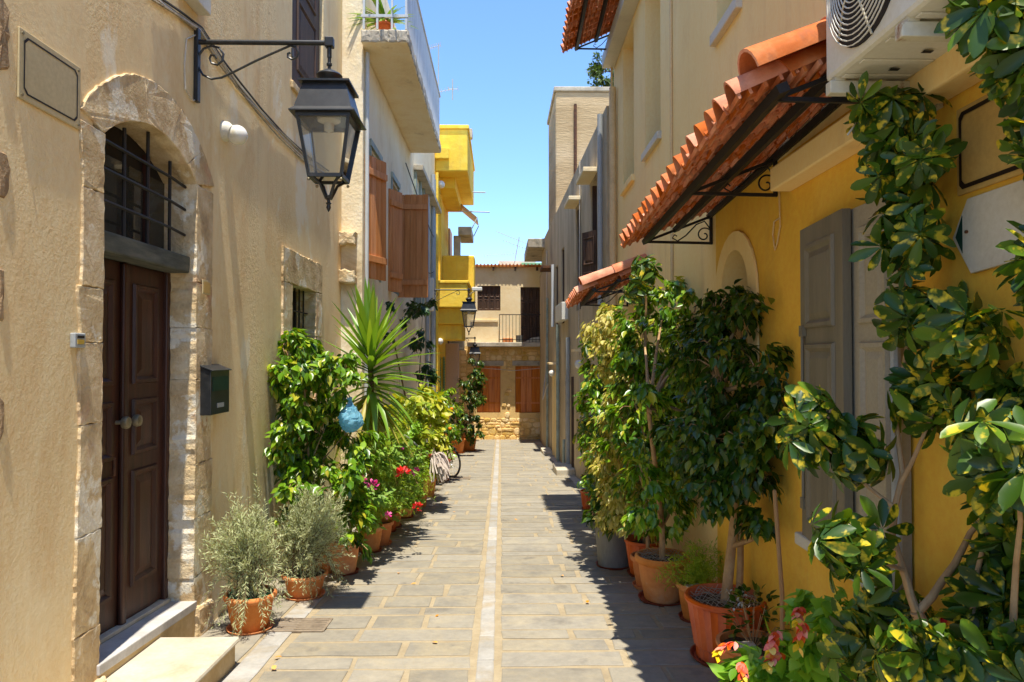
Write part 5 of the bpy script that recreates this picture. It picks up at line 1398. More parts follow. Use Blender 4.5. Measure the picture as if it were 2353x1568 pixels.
for k in range(60):
    a = random.uniform(0, 6.28); q = random.uniform(.02, .165); b = a + random.uniform(-.5, .5)
    m.tube([top + Vector((q * math.cos(a), q * math.sin(a), .012 + random.uniform(0, .015))), top + Vector((.16 * math.cos(b), .16 * math.sin(b), .012 + random.uniform(0, .02)))], .0016, 3, cap=False)
m.build('green_net', 'net_green', o, kind='stuff', fix=False)
limb(o, [top + Vector((.05, .05, .0)), top + Vector((-.05, .1, .45)), top + Vector((-.06, .1, .82))], .004, .002, 'bark_dark', 'tall_stem', 4)
F = Foliage(); rng = random.Random(77)
for b_ in ((-.06, .1), (.02, .13), (.06, .1)):
    for i in range(60):
        t = rng.random(); F.leaf(NEEDLE, top + Vector((b_[0] + rng.uniform(-.02, .02), b_[1], .35 + t * (.50 - abs(b_[0]) * 2))), rv(rng) + UP * .7, rdir(rng), .026)
F.emit(o, 'leaf_lavender', 0, 'leaf', 'spire_foliage')
lavender(700, 1372, .19, .22, 'fuller silvery lavender in a low terracotta pot behind the first one', 32, 350, .34, .80)

def ficus(px, py, r, h, style, label, lobes, seed, twigs, per, mat, L=.075, sep=110, inside=inL, trunk=None, group=None, cat='potted plant', tr=.022, pmat=None, name='potted_ficus', droop=.9, tpls=None, tw='bark', potit=True):
    rng = random.Random(seed); c = gpt(px, py)
    o = thing(name, c, label, cat, group)
    if potit: pot(o, c, r, h, style, mat=pmat)
    base = c + Vector((0, 0, h * .85 if potit else 0))
    cz = sorted(lobes, key=lambda l: l[0].z)
    mid = trunk or [base + Vector((.0, .0, .3)), cz[len(cz) // 2][0]]
    limb(o, [base] + mid, tr, tr * .55, tw, 'trunk', 9)
    for l, _r in lobes:
        s = min(mid + [base + Vector((0, 0, .25))], key=lambda q: (q - l).length + max(0, q.z - l.z) * 2)
        limb(o, [s, (s + l) / 2 + rv(rng, .05), l], tr * .55, tr * .22, tw, 'branch', 6)
    F = Foliage(); bushy(F, lobes, rng, twigs, per, tpls or [FIC, FIC2, FIC3], L, droop, inside)
    F.emit(o, mat, sep, twmat=tw)
    return o
fl = [lobe(650, 800, 7.3, .20, .22, .18), lobe(700, 790, 7.4, .2, .22, .17), lobe(690, 890, 7.25, .34, .32, .26), lobe(790, 860, 7.3, .28, .28, .26), lobe(665, 990, 7.2, .26, .3, .25), lobe(740, 1000, 7.2, .32, .32, .3),
      lobe(690, 1100, 7.15, .3, .3, .28), lobe(760, 1130, 7.1, .28, .3, .26), lobe(720, 1185, 7.2, .25, .25, .2), lobe(800, 990, 7.3, .2, .2, .25), lobe(640, 870, 7.2, .16, .2, .2), lobe(640, 1060, 7.1, .16, .2, .2), lobe(820, 1080, 7.1, .2, .25, .25), lobe(800, 1190, 7.0, .2, .25, .16)]
ficus(745, 1312, .20, .36, 'terracotta', 'glossy green ficus with slim trunk in front of the barred window', fl, 41, 620, 13, 'leaf_ficus_sunlit', .092, 280, tr=.020, trunk=[gpt(745, 1312) + Vector((-.05, 0, .6)), at_y(712, 1090, 7.3), at_y(700, 900, 7.3)])
# low reaching branch
o = thing('ficus_sapling', gpt(800, 1305), 'leafy ficus spray reaching low over the paving', 'potted plant')
c = gpt(793, 1318); pot(o, c, .15, .34, 'terracotta', mat='terracotta_pale')
F = Foliage(); rng = random.Random(43); tip = at_y(860, 1262, 6.9); mid = at_y(815, 1232, 7.1)
for k in range(3):
    e = tip + Vector((rng.uniform(-.06, .1), rng.uniform(-.2, .1), rng.uniform(-.06, .06))); limb(o, [c + Vector((0, 0, .3)), mid + rv(rng, .04), e], .008, .003, 'bark', 'branch', 5)
    for i in range(16):
        t = i / 15; p = mid.lerp(e, t) + rv(rng, .03); F.leaf(FIC, p, Vector((.5, -.3, -.8)) + rv(rng, .5), UP + rv(rng, .4), .085)
F.emit(o, 'leaf_ficus', 48)
# yucca
o = thing('yucca', gpt(868, 1232), 'spiky yucca rosette rising above the ficus', 'potted plant')
c = gpt(868, 1232); pot(o, c, .17, .32, 'terracotta', mat='terracotta_pale')
hd = at_y(852, 795, 8.4); c = Vector((hd.x - .05, 8.45, c.z))
limb(o, [gpt(868, 1232) + Vector((0, 0, .28)), Vector((hd.x - .04, 8.5, .4)), Vector((hd.x, 8.45, hd.z - .45)), hd], .035, .032, 'bark_dark', 'trunk', 9)
rng = random.Random(9); F = Foliage(); F2 = Foliage()
for k in range(170):
    el = R(86) - (k / 170) ** .9 * R(160) + rng.uniform(-.12, .12); az = k * 2.39996 + rng.uniform(-.2, .2)
    d = Vector((math.cos(az) * math.cos(el), math.sin(az) * math.cos(el), math.sin(el)))
    if d.x < -.3 and rng.random() < .45: continue
    p = hd + Vector((0, 0, -.012 * k * .45)) + d * .03
    L = rng.uniform(.58, .84) * (1.0 if el > -.3 else .95)
    t = BLADE if el > .5 else (BLADE3 if el > -.1 else rng.choice([BLADE2, BLADE3]))
    (F2 if (el < -.35 and rng.random() < .55) else F).leaf(t, p, d, UP + d * -.2 + rv(rng, .2) if el < 1.2 else rdir(rng), L)
F.emit(o, 'leaf_yucca', 200); F2.emit(o, 'leaf_yucca_old', 200, 'old_leaf')
# blue bag
o = thing('plastic_bag', at_y(805, 965, 7.0), 'crumpled blue plastic bag caught in the ficus', 'bag')
m = MB(); c = at_y(806, 962, 7.12)
m.sphere(c, .125, 40, 30, 1.12)
nv = []
for x, y, z in m.v:
    d = Vector((x, y, z)) - c; q = noise.fractal(d * 9, 1.0, 2.0, 2); q2 = 1 - abs(noise.noise(d * 34)) * 2; s_ = 1 + .22 * q - .10 * q2
    if d.z > .02: d = Vector((d.x * (1 - (d.z - .02) * 4), d.y * (1 - (d.z - .02) * 4), d.z * 1.1))
    nv.append(tuple(c + d * s_))
m.v = nv; m.build('bag_body', 'bag_blue', o, smooth=False)
MB().tube([c + Vector((.01, 0, .11)), c + Vector((.0, .01, .16)), c + Vector((-.02, .02, .20))], [.03, .012, .028], 9).build('knot', 'bag_blue', o)
MB().tube([c + Vector((0, .02, .12)), c + Vector((-.05, .08, .2)), at_y(790, 900, 7.2)], .006, 5).build('handle_loop', 'bag_blue', o)

def fern(px, py, r, h, label, seed, n, wide, tall, lean=0.0, style='terracotta', flowers=None):
    rng = random.Random(seed); c = gpt(px, py)
    o = thing('asparagus_fern', c, label, 'potted plant', 'feathery ferns in pots')
    pot(o, c, r, h, style, mat='terracotta_pale')
    F = Foliage(); top = c + Vector((0, 0, h * .9))
    for k in range(n):
        d = rdir(rng); d.z = abs(d.z) + .25; d.normalize()
        a = top + Vector((rng.uniform(-.5, .5) * r, rng.uniform(-.5, .5) * r, 0))
        L = tall * rng.uniform(.5, 1.0); e = a + Vector((d.x * wide, d.y * wide, L * d.z)); 
        if not inL(e): e.x = -1.92 if e.y > 10 else -2.2
        e2 = e + Vector((d.x * wide * .5, d.y * wide * .5, -L * .18))
        F.tw.tube([a, e, e2], [.002, .0016, .001], 3, cap=False)
        for i in range(90):
            t = rng.uniform(.15, 1.0); p = a.lerp(e, t / .7) if t < .7 else e.lerp(e2, (t - .7) / .3)
            F.leaf(NEEDLE if rng.random() < .7 else THREAD, p + rv(rng, .04), rv(rng) + UP * .2, rdir(rng), rng.uniform(.03, .06))
    F.emit(o, 'leaf_fern', 0, twmat='leaf_fern')
    return o
fern(850, 1268, .15, .30, 'feathery yellow green fern beside the yucca trunk', 51, 90, .36, 1.5)
fern(900, 1212, .15, .30, 'feathery yellow green fern between yucca and geraniums', 52, 100, .38, 1.7)
fern(985, 1130, .14, .28, 'bright feathery fern beside the bicycle', 53, 60, .28, 1.2)

def geranium(px, py, r, h, label, seed, n, wide, tall, flowers, style='ribbed', pm=None):
    rng = random.Random(seed); c = gpt(px, py)
    o = thing('potted_geranium', c, label, 'potted plant', 'geraniums in pots')
    pot(o, c, r, h, style, mat=pm)
    F = Foliage(); top = c + Vector((0, 0, h * .9))
    for k in range(n):
        d = rdir(rng); d.z = abs(d.z); q = rng.uniform(.4, 1)
        p = top + Vector((d.x * wide * q, d.y * wide * q, .03 + tall * d.z * q)); a = top + Vector((d.x * r * .3, d.y * r * .3, 0))
        if k % 2 == 0: F.tw.tube([a, (a + p) / 2 + Vector((0, 0, .03)), p], [.004, .003, .002], 3, cap=False)
        F.leaf(RND, p, Vector((d.x, d.y, .1)) + rv(rng, .5), UP + Vector((d.x, d.y, 0)) * .6 + rv(rng, .4), rng.uniform(.07, .12))
    F.emit(o, 'leaf_geranium', 90, twmat='leaf_geranium')
    for fx, fy, Y, mt, rr in flowers:
        q = at_y(fx, fy, Y)
        MB().tube([top, (top + q) / 2 + Vector((0, 0, .05)), q], .003, 4).build('flower_stalk', 'leaf_geranium', o)
        F2 = Foliage()
        for i in range(26):
            d = rdir(rng); d.z = abs(d.z) if rng.random() < .8 else d.z; F2.leaf(OVAL, q + d * rr * .5, d + rv(rng, .4), rdir(rng), rr * .75)
        F2.emit(o, mt, 0, mass='flower_head', smooth=False)
    return o
geranium(890, 1222, .13, .24, 'red and pink geranium in a dark red ribbed pot', 61, 210, .42, .55, [(926, 1090, 7.7, 'petal_red', .080), (960, 1166, 8.0, 'petal_red', .055), (855, 1118, 7.2, 'petal_pink', .065), (891, 1186, 7.6, 'petal_pink', .045), (832, 1105, 6.9, 'petal_pink', .045)])
geranium(930, 1190, .14, .24, 'leafy geranium in a terracotta pot beyond the red flowers', 62, 150, .36, .6, [(919, 1036, 8.4, 'petal_pink', .05), (954, 1084, 9.0, 'petal_pink', .055)], 'terracotta', 'terracotta_pale')
# tall jars
for i, (px, py, r, h, lb) in enumerate(((962, 1165, .17, .50, 'tall terracotta jar with thin grass behind the geraniums'), (984, 1142, .15, .40, 'tall terracotta jar with thin grass next to the mop'))):
    c = gpt(px, py); o = thing('tall_jar', c, lb, 'pot'); pot(o, c, r, h, 'terracotta', False, 'terracotta_pale')
    F = Foliage(); rng = random.Random(70 + i)
    for k in range(70): F.leaf(STRAP, c + Vector((rng.uniform(-.1, .1), rng.uniform(-.1, .1), h * .9)), rdir(rng) * .8 + UP, UP + rv(rng, .5), rng.uniform(.2, .45))
    F.emit(o, 'leaf_dark', 70)
# shrubs further down on the left
ficus(872, 1252, .16, .28, 'terracotta', 'light green small leaved shrub spilling below the yucca', [lobe(850, 1080, 7.9, .26, .3, .26), lobe(890, 1050, 8.4, .26, .3, .28), lobe(850, 1160, 7.8, .24, .3, .22), lobe(900, 1130, 8.6, .26, .3, .26), lobe(930, 1060, 9.2, .26, .3, .28)], 86, 260, 12, 'leaf_geranium', .065, 90, name='potted_shrub', droop=.4, tpls=[OVAL, FIC])
ficus(942, 1160, .16, .28, 'terracotta', 'mid green bushy shrub filling the row before the tall jars', [lobe(945, 1000, 10.8, .28, .3, .3), lobe(930, 1090, 10.4, .25, .3, .25)], 87, 130, 12, 'leaf_shrimp', .075, 60, name='potted_shrub', droop=.5, tpls=[OVAL, FIC])
ficus(965, 1140, .2, .35, 'terracotta', 'yellow green broad leaved shrub against the white house', [lobe(960, 930, 11.3, .34, .4, .3), lobe(975, 1000, 11.3, .34, .4, .3), lobe(940, 1010, 11, .3, .3, .3), lobe(990, 960, 12.0, .25, .3, .3), lobe(920, 960, 10.8, .25, .3, .3), lobe(940, 1080, 11, .3, .3, .3), lobe(985, 1050, 11.5, .3, .35, .3), lobe(900, 1040, 10.2, .25, .3, .3)], 81, 280, 12, 'leaf_croton', .125, 100, name='potted_shrub', droop=.5, tpls=[OVAL, FIC])
ficus(1012, 1105, .2, .3, 'terracotta', 'dark shrub dotted with orange fruit before the yellow house', [lobe(1010, 930, 14.6, .32, .4, .4), lobe(1022, 1000, 14.8, .32, .4, .42), lobe(1000, 1040, 14.3, .3, .4, .3), lobe(1030, 950, 15.2, .25, .4, .4)], 82, 190, 12, 'leaf_ficus_sunlit', .09, 30, name='potted_shrub')
F = Foliage(); rng = random.Random(5)
shr = bpy.context.scene.objects[-1]
o = thing('orange_fruit_cluster', at_y(1020, 960, 14.4), 'small orange fruits among the dark shrub leaves', 'fruit')
for px, py in ((1012, 920), (1022, 935), (1030, 958), (1018, 975), (1034, 985), (1024, 1000), (1012, 990), (1038, 940), (1006, 950)):
    MB().sphere(at_y(px, py, 14.35), .035, 8, 6).build('fruit', 'petal_orange', o, smooth='all')
ficus(960, 1120, .15, .3, 'terracotta', 'dark leaved climber on the white house wall', [lobe(955, 720, 14, .2, .6, .25), lobe(972, 700, 15.5, .2, .6, .2), lobe(968, 790, 15, .2, .5, .4), lobe(972, 870, 15.4, .25, .5, .3), lobe(985, 890, 16, .25, .4, .3), lobe(900, 760, 11.5, .15, .4, .35)], 83, 130, 12, 'leaf_dark', .10, 20, name='wall_climber', cat='climber', tw='bark_dark')
ficus(1078, 1036, .26, .55, 'terracotta', 'tall dense ficus in a terracotta pot by the stone house', [lobe(1078, 880, 22.5, .42, .4, .5), lobe(1080, 930, 22.4, .46, .4, .5), lobe(1075, 980, 22.4, .42, .4, .4), lobe(1090, 850, 22.5, .25, .3, .3), lobe(1095, 975, 22.2, .3, .3, .3)], 84, 260, 12, 'leaf_ficus', .10, 10, tr=.03)
ficus(1052, 1042, .22, .45, 'terracotta', 'smaller dark ficus in terracotta pot behind the bicycle', [lobe(1050, 990, 21.5, .25, .3, .3), lobe(1046, 950, 22, .2, .3, .4)], 85, 70, 10, 'leaf_ficus', .10, 0, tr=.03)
c = gpt(1024, 1075); o = thing('small_red_pot', c, 'small red pot with trailing plant behind the bicycle wheel', 'potted plant'); pot(o, c, .14, .22, 'plain', False)
F = Foliage(); rng = random.Random(4)
for k in range(60): F.leaf(OVAL, c + Vector((rng.uniform(-.15, .2), rng.uniform(-.15, .15), .24 + rng.uniform(-.1, .12))), rdir(rng), UP + rv(rng, .4), .08)
F.emit(o, 'leaf_geranium', 60)
c = at_y(885, 70, 10.5); c = Vector((c.x, 10.45, 6.42))
o = thing('balcony_plant', c, 'spiky green plant in a red pot on the white balcony', 'potted plant'); pot(o, c, .13, .22, 'plain', False)
F = Foliage(); rng = random.Random(14)
for k in range(46):
    d = rdir(rng); d.z = abs(d.z) + .1; F.leaf(BLADE2, c + Vector((0, 0, .2)), d, UP + rv(rng, .3), rng.uniform(.35, .55))
F.emit(o, 'leaf_yucca', 50)

# ---- bicycle -------------------------------------------------------------------
wc = gpt(1036, 1099)
ob = thing('bicycle', wc, 'old red bicycle leaning among the pots, front wheel showing', 'bicycle')
fd = Vector((.68, -.73, 0)).normalized()              # riding direction
sd = Vector((-fd.y, fd.x, 0))
def wheel(c):
    ax = [fd, UP]; r = .31; w = MB()
    w.tube([c + fd * (r * math.cos(t * math.pi / 20)) + UP * (r * math.sin(t * math.pi / 20)) for t in range(41)], .019, 8, cap=False)
    w = w.build('wheel', 'rubber', ob, smooth='all')
    m = MB(); m.tube([c + fd * (.285 * math.cos(t * math.pi / 20)) + UP * (.285 * math.sin(t * math.pi / 20)) for t in range(41)], .009, 6, cap=False); m.build('rim', 'chrome', w)
    for k in range(18):
        a = k * math.pi / 9; MB().tube([c + sd * (.02 if k % 2 else -.02), c + fd * (.285 * math.cos(a)) + UP * (.285 * math.sin(a))], .0018, 3).build('spoke', 'chrome', w)
    MB().tube([c - sd * .04, c + sd * .04], .02, 8).build('hub', 'chrome', w)
w0 = wc + UP * .33; w1 = w0 - fd * 1.02 + Vector((0, 0, -SLOPE * .7))
wheel(w0); wheel(w1)
hd_ = w0 - fd * .18 + UP * .42; ht_ = hd_ - fd * .05 + UP * .16; bb = w0 - fd * .58 - UP * .05; st_ = bb - fd * .16 + UP * .52
for a, b, r in ((hd_, bb, .018), (ht_, st_ - UP * .06, .016), (bb, st_, .016), (bb, w1, .01), (st_ - UP * .08, w1, .01), (hd_ - UP * .03, ht_ + UP * .05, .02)):
    MB().tube([a, b], r, 8).build('frame_tube', 'bike_red', ob)
for s_ in (-.05, .05): MB().tube([hd_ + sd * s_ * .6, w0 + sd * s_], .011, 8).build('fork', 'bike_red', ob)
m = MB(); m.tube([w0 + fd * (.345 * math.cos(t)) + UP * (.345 * math.sin(t)) for t in [R(q) for q in range(60, 175, 8)]], .017, 6); m.build('mudguard', 'rubber', ob)
MB().tube([ht_ + UP * .12 + sd * .28 - fd * .12, ht_ + UP * .14 + sd * .12, ht_ + UP * .14 - sd * .12, ht_ + UP * .12 - sd * .28 - fd * .12], .011, 8).build('handlebar', 'chrome', ob, smooth=True)
m = MB(); m.tube([st_ + fd * .13 + UP * .03, st_ + UP * .04, st_ - fd * .12 + UP * .05], [.02, .05, .075], 10); m.build('saddle', 'rubber', ob, smooth=True)
# ---- mop -----------------------------------------------------------------------
hp = at_y(990, 1050, 10.9); he = at_y(930, 1000, 10.5)
o = thing('mop', hp, 'string mop propped head outwards among the pots', 'mop')
MB().tube([he, hp], .013, 8).build('handle', 'metal_grey', o)
MB().tube([hp - (hp - he).normalized() * .08, hp + (hp - he).normalized() * .02], .03, 10).build('socket', 'bract_red', o)
rng = random.Random(8)
for k in range(70):
    d = Vector((rng.uniform(.1, 1), rng.uniform(-.8, .4), rng.uniform(-.6, .4))).normalized()
    a = hp + rv(rng, .02); b = a + d * rng.uniform(.10, .2); e = b + Vector((d.x * .12, d.y * .08, -rng.uniform(.12, .30)))
    MB().tube([a, b, (b + e) / 2 + rv(rng, .03), e], .012, 5).build('yarn', 'mop_yarn', o, smooth=True)

# ---- right row -----------------------------------------------------------------
def mesh_cover(par, c, r, h):
    m = MB()
    for k in range(-7, 8):
        q = r * .93 * k / 7.5; s_ = math.sqrt(max(0, (r * .93) ** 2 - q * q))
        for ca, sa in ((.8, .6), (.8, -.6)):
            pts = [c + Vector((ca * q - sa * t, sa * q + ca * t, h + .012 + .02 * math.sin(k + t * 30))) for t in (-s_, -s_ * .5, 0, s_ * .5, s_)]
            m.tube(pts, .0022, 3, cap=False)
    m.build('wire_mesh', 'mesh_wire', par, kind='stuff', fix=False)
q1 = gpt(1668, 1515); q4 = gpt(1522, 1380)
la = [lobe(1640, 720, 5.0, .18, .25, .2), lobe(1700, 740, 4.9, .18, .3, .16), lobe(1660, 850, 4.8, .30, .35, .28), lobe(1750, 870, 4.5, .22, .3, .26), lobe(1640, 1000, 4.75, .28, .35, .28), lobe(1740, 980, 4.45, .24, .3, .26), lobe(1790, 960, 4.25, .14, .2, .2), lobe(1650, 1130, 4.7, .26, .32, .24), lobe(1720, 1100, 4.5, .2, .3, .22), lobe(1760, 1220, 4.5, .10, .2, .14), lobe(1590, 1080, 5.0, .22, .3, .28), lobe(1615, 850, 5.4, .2, .3, .24), lobe(1600, 960, 5.3, .2, .3, .24), lobe(1625, 760, 5.4, .16, .25, .18)]
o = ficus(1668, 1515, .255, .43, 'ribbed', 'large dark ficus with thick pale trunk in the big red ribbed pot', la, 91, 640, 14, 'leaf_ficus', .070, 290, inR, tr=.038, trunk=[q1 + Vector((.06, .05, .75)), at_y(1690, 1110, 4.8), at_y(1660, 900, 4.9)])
limb(o, [q1 + Vector((.10, .03, .36)), q1 + Vector((.12, .04, .9)), at_y(1740, 1050, 4.7), at_y(1745, 900, 4.7)], .026, .014, 'bark', 'second_stem', 8)
mesh_cover(o, q1, .25, .40)
lb_ = [lobe(1530, 690, 6.9, .24, .3, .22), lobe(1480, 760, 6.9, .26, .3, .26), lobe(1560, 770, 6.6, .26, .3, .25), lobe(1500, 870, 6.8, .30, .35, .3), lobe(1570, 900, 6.5, .28, .35, .3), lobe(1500, 990, 6.7, .30, .35, .3), lobe(1560, 1030, 6.45, .26, .35, .3), lobe(1500, 1110, 6.6, .28, .3, .25), lobe(1540, 1170, 6.4, .24, .3, .2), lobe(1600, 700, 6.4, .2, .2, .15), lobe(1480, 1090, 5.3, .13, .2, .16), lobe(1490, 940, 5.4, .13, .22, .2), lobe(1500, 1180, 5.2, .14, .2, .14), lobe(1590, 800, 5.9, .2, .25, .2), lobe(1610, 960, 5.7, .2, .25, .2), lobe(1455, 860, 6.8, .2, .25, .22), lobe(1450, 1010, 6.7, .2, .25, .22), lobe(1460, 930, 6.6, .2, .25, .2)]
o = ficus(1522, 1380, .225, .40, 'terracotta', 'broad sunlit ficus in the pale terracotta pot with wire mesh', lb_, 92, 760, 14, 'leaf_ficus_sunlit', .074, 290, inR, tr=.03, pmat='terracotta_pale')
mesh_cover(o, q4, .22, .37)
lc = [lobe(1405, 740, 7.4, .22, .3, .2), lobe(1425, 800, 7.4, .26, .3, .25), lobe(1420, 880, 7.3, .26, .3, .25), lobe(1440, 960, 7.2, .26, .3, .25), lobe(1425, 1040, 7.2, .26, .3, .25), lobe(1440, 1120, 7.1, .28, .3, .25), lobe(1455, 1190, 7.0, .26, .3, .2), lobe(1415, 1180, 7.1, .18, .25, .2)]
ficus(1482, 1322, .19, .36, 'ribbed', 'pale yellow variegated ficus weeping over a red ribbed pot', lc, 93, 560, 16, 'leaf_variegated', .062, 200, inR, tr=.022, droop=1.2)
# mixed greens around the variegated one
ld = [lobe(1380, 880, 8.6, .26, .3, .3), lobe(1372, 960, 8.4, .22, .3, .3), lobe(1385, 1080, 8.2, .28, .3, .3), lobe(1395, 780, 8.8, .2, .3, .2), lobe(1400, 1000, 8.2, .25, .3, .3)]
ficus(1385, 1185, .17, .32, 'ribbed', 'green ficus showing behind the pale variegated one', ld, 94, 260, 12, 'leaf_ficus_sunlit', .078, 100, inR, tr=.022)
ficus(1410, 1302, .20, .48, 'bin', 'small ficus growing in a grey ribbed dustbin', [lobe(1400, 1180, 7.25, .14, .16, .12), lobe(1392, 1150, 7.4, .12, .14, .12), lobe(1420, 1190, 7.2, .1, .12, .08)], 95, 44, 9, 'leaf_ficus', .085, 90, inR, tr=.012)
def schef(name, lobes, label, seed, n, L, base, group=None, potr=.2, poth=.35, style='terracotta', stems=None, inside=inR, mat='leaf_schefflera', pm=None):
    """umbrella tree: compound leaves spread through given regions (world boxes around points)"""
    rng = random.Random(seed)
    o = thing(name, base, label, 'potted plant', group)
    if potr: pot(o, base, potr, poth, style, mat=pm)
    F = Foliage(); tot = sum(k for *_, k in lobes)
    for s_ in stems or []: limb(o, s_[0], s_[1], s_[2], 'bark', 'stem', 9)
    for c, r, k in lobes:
        for _ in range(k):
            d = rdir(rng); q = rng.uniform(.3, 1); p = c + Vector((d.x * r[0], d.y * r[1], d.z * r[2])) * q
            if not inside(p): p.x = XR(p.y) - rng.uniform(.04, .12)
            outv = Vector((-.35, -.55, .35)) + Vector((d.x, d.y, d.z * .5)) * .9 + rv(rng, .45)
            F.leaf(rng.choice(COMP), p, rdir(rng), outv, L * rng.uniform(.75, 1.15))
    F.emit(o, mat, 300)
    return o
def region(x0, y0, x1, y1, Y, k, ry=.2):
    c = at_y((x0 + x1) / 2, (y0 + y1) / 2, Y); s_ = Y / FP
    return (c, ((x1 - x0) / 2 * s_, ry, (y1 - y0) / 2 * s_), k)
schef('umbrella_plant', [region(1440, 585, 1530, 650, 6.5, 16, .14), region(1430, 640, 1500, 700, 6.4, 9, .12), region(1330, 770, 1390, 830, 8.6, 10)], 'yellow tipped umbrella plant crowning the row of ficus', 101, 40, .13, gpt(1490, 1350), 'variegated umbrella plants', .16, .3, stems=[([gpt(1490, 1350) + Vector((0, 0, .25)), at_y(1480, 1000, 6.9), at_y(1485, 640, 6.7)], .02, .01)])
schef('umbrella_plant', [region(1310, 950, 1390, 1010, 9.4, 16), region(1330, 1030, 1400, 1100, 9.6, 12), region(1345, 1080, 1400, 1140, 10.2, 10)], 'low dark umbrella plant in a red pot far down the row', 102, 30, .13, gpt(1355, 1172), 'variegated umbrella plants', .14, .30, 'ribbed', stems=[([gpt(1355, 1172) + Vector((0, 0, .25)), at_y(1355, 1060, 10.2), at_y(1350, 960, 9.6)], .014, .008)], mat='leaf_schefflera')
geranium(1376, 1176, .12, .24, 'violet flowered plant in a red pot beyond the dustbin', 64, 60, .2, .32, [(1368, 1100, 10.6, 'petal_pink', .035), (1392, 1110, 10.5, 'petal_pink', .03)])
c = gpt(1398, 1196); o = thing('slim_red_pot', c, 'slim red pot standing close behind the dustbin', 'pot'); pot(o, c, .12, .30, 'ribbed', True)
c = gpt(1600, 1430); o = fern(1600, 1425, .15, .30, 'feathery fern with a flat stone in a small orange pot', 55, 26, .20, .42)
stone(Fr(gpt(1590, 1430) + Vector((0, -.05, 0)), (1, 0), (0, -1)), [(-.06, gpt(1590, 1430).z + .27), (.08, gpt(1590, 1430).z + .27), (.08, gpt(1590, 1430).z + .30), (-.06, gpt(1590, 1430).z + .30)], -.05, .02, .008, .04).build('flat_stone', 'marble_step', o)
c = gpt(1640, 1462); o = thing('small_orange_pot', c, 'small orange pot half hidden behind the big red ribbed pot', 'pot'); pot(o, c, .14, .30, 'terracotta')
# bowl with small white flowered plant
c = gpt(1800, 1560); c = Vector((1.53, 4.35, gz(4.35)))
o = thing('terracotta_bowl', c, 'wide terracotta bowl with a leafy small flowered plant', 'potted plant'); pot(o, c, .215, .30, 'bowl', False)
F = Foliage(); rng = random.Random(61)
for k in range(170):
    d = rdir(rng); p = c + Vector((.02, .0, .42)) + Vector((d.x * .16, d.y * .16, d.z * .2)); F.leaf(OVAL, p, d + rv(rng, .5), UP + rv(rng, .5), rng.uniform(.04, .065))
    if k % 6 == 0: F.tw.tube([c + Vector((0, 0, .26)), p], .002, 3, cap=False)
F.emit(o, 'leaf_ficus', 120)
F = Foliage()
for k in range(26): F.leaf(OVAL, c + Vector((rng.uniform(-.16, -.02), rng.uniform(-.1, .1), .56 + rng.uniform(-.05, .05))), rv(rng), UP, .022)
F.emit(o, 'board_white', 26, 'white_flower')
m = stone(Fr(c + Vector((-.06, -.06, 0)), (1, 0), (0, -1)), [(-.06, c.z + .265), (.06, c.z + .265), (.05, c.z + .31), (-.05, c.z + .31)], -.06, .02, .008, .03); m.build('pebble', 'board_white', o)
a = at_y(1797, 1362, 4.1); b = at_y(1780, 1130, 4.25)
o = thing('wooden_stake', Vector((a.x, a.y, gz(a.y) + .3)), 'plain wooden stake stuck upright in the bowl', 'stake')
MB().tube([Vector((a.x, a.y, gz(a.y) + .24)), a, b], [.014, .014, .013], 8).build('shaft', 'wood_stake', o, smooth=True)
MB().sphere(b, .0135, 8, 6).build('rounded_end', 'wood_stake', o, smooth='all')
# ---- the big umbrella plant under the air conditioner
base = Vector((1.50, 2.72, gz(2.7)))
T0 = at_y(2140, 1480, 2.6); T1 = at_y(2105, 1405, 2.6)
stems = [([Vector((1.48, 2.65, gz(2.65) + .25)), T0, T1], .026, .022),
         ([T1, at_y(2082, 1330, 2.62), at_y(2050, 1230, 2.66), at_y(2075, 1090, 2.70), at_y(2055, 940, 2.76), at_y(2090, 760, 2.78), at_y(2060, 560, 2.80), at_y(2075, 330, 2.80)], .016, .004),
         ([T1 + Vector((.01, 0, .0)), at_y(2165, 1335, 2.58), at_y(2215, 1255, 2.53), at_y(2255, 1195, 2.5), at_y(2290, 1100, 2.4), at_y(2300, 1000, 2.3)], .016, .004),
         ([at_y(2070, 1110, 2.69), at_y(2110, 1030, 2.62), at_y(2150, 930, 2.6), at_y(2190, 800, 2.56)], .010, .003),
         ([at_y(2076, 1310, 2.62), at_y(2010, 1285, 2.58), at_y(1940, 1265, 2.5)], .009, .003), ([at_y(2060, 1170, 2.68), at_y(1960, 1090, 2.74), at_y(1870, 1000, 2.78)], .009, .003)]
schef('umbrella_tree', [region(1945, 205, 2160, 330, 2.75, 26, .16), region(1950, 300, 2175, 480, 2.72, 30, .16), region(2000, 450, 2160, 620, 2.7, 22, .14), region(2010, 600, 2220, 800, 2.66, 20, .2), region(2060, 660, 2310, 900, 2.5, 24, .2), region(2030, 820, 2260, 1030, 2.62, 26, .18),
                        region(1795, 905, 1945, 1060, 2.78, 24, .10), region(1890, 950, 2060, 1130, 2.75, 22, .14), region(1835, 1190, 2060, 1320, 2.48, 34, .10), region(1960, 1330, 2120, 1480, 2.75, 16, .14), region(2080, 240, 2170, 460, 2.5, 9, .06), region(2180, 700, 2320, 800, 2.2, 8, .08)],
      'tall variegated umbrella tree growing up to the air conditioner', 111, 0, .115, base, 'variegated umbrella plants', .20, .36, 'ribbed', stems=stems)
base = Vector((1.46, 2.20, gz(2.2)))
stems = [([base + Vector((0, 0, .25)), at_y(2240, 1500, 2.4), at_y(2235, 1360, 2.42), at_y(2270, 1220, 2.38), at_y(2290, 1080, 2.3)], .015, .004), ([at_y(2320, 1570, 2.25), at_y(2330, 1380, 2.28), at_y(2345, 1200, 2.2), at_y(2330, 1040, 2.0)], .014, .004)]
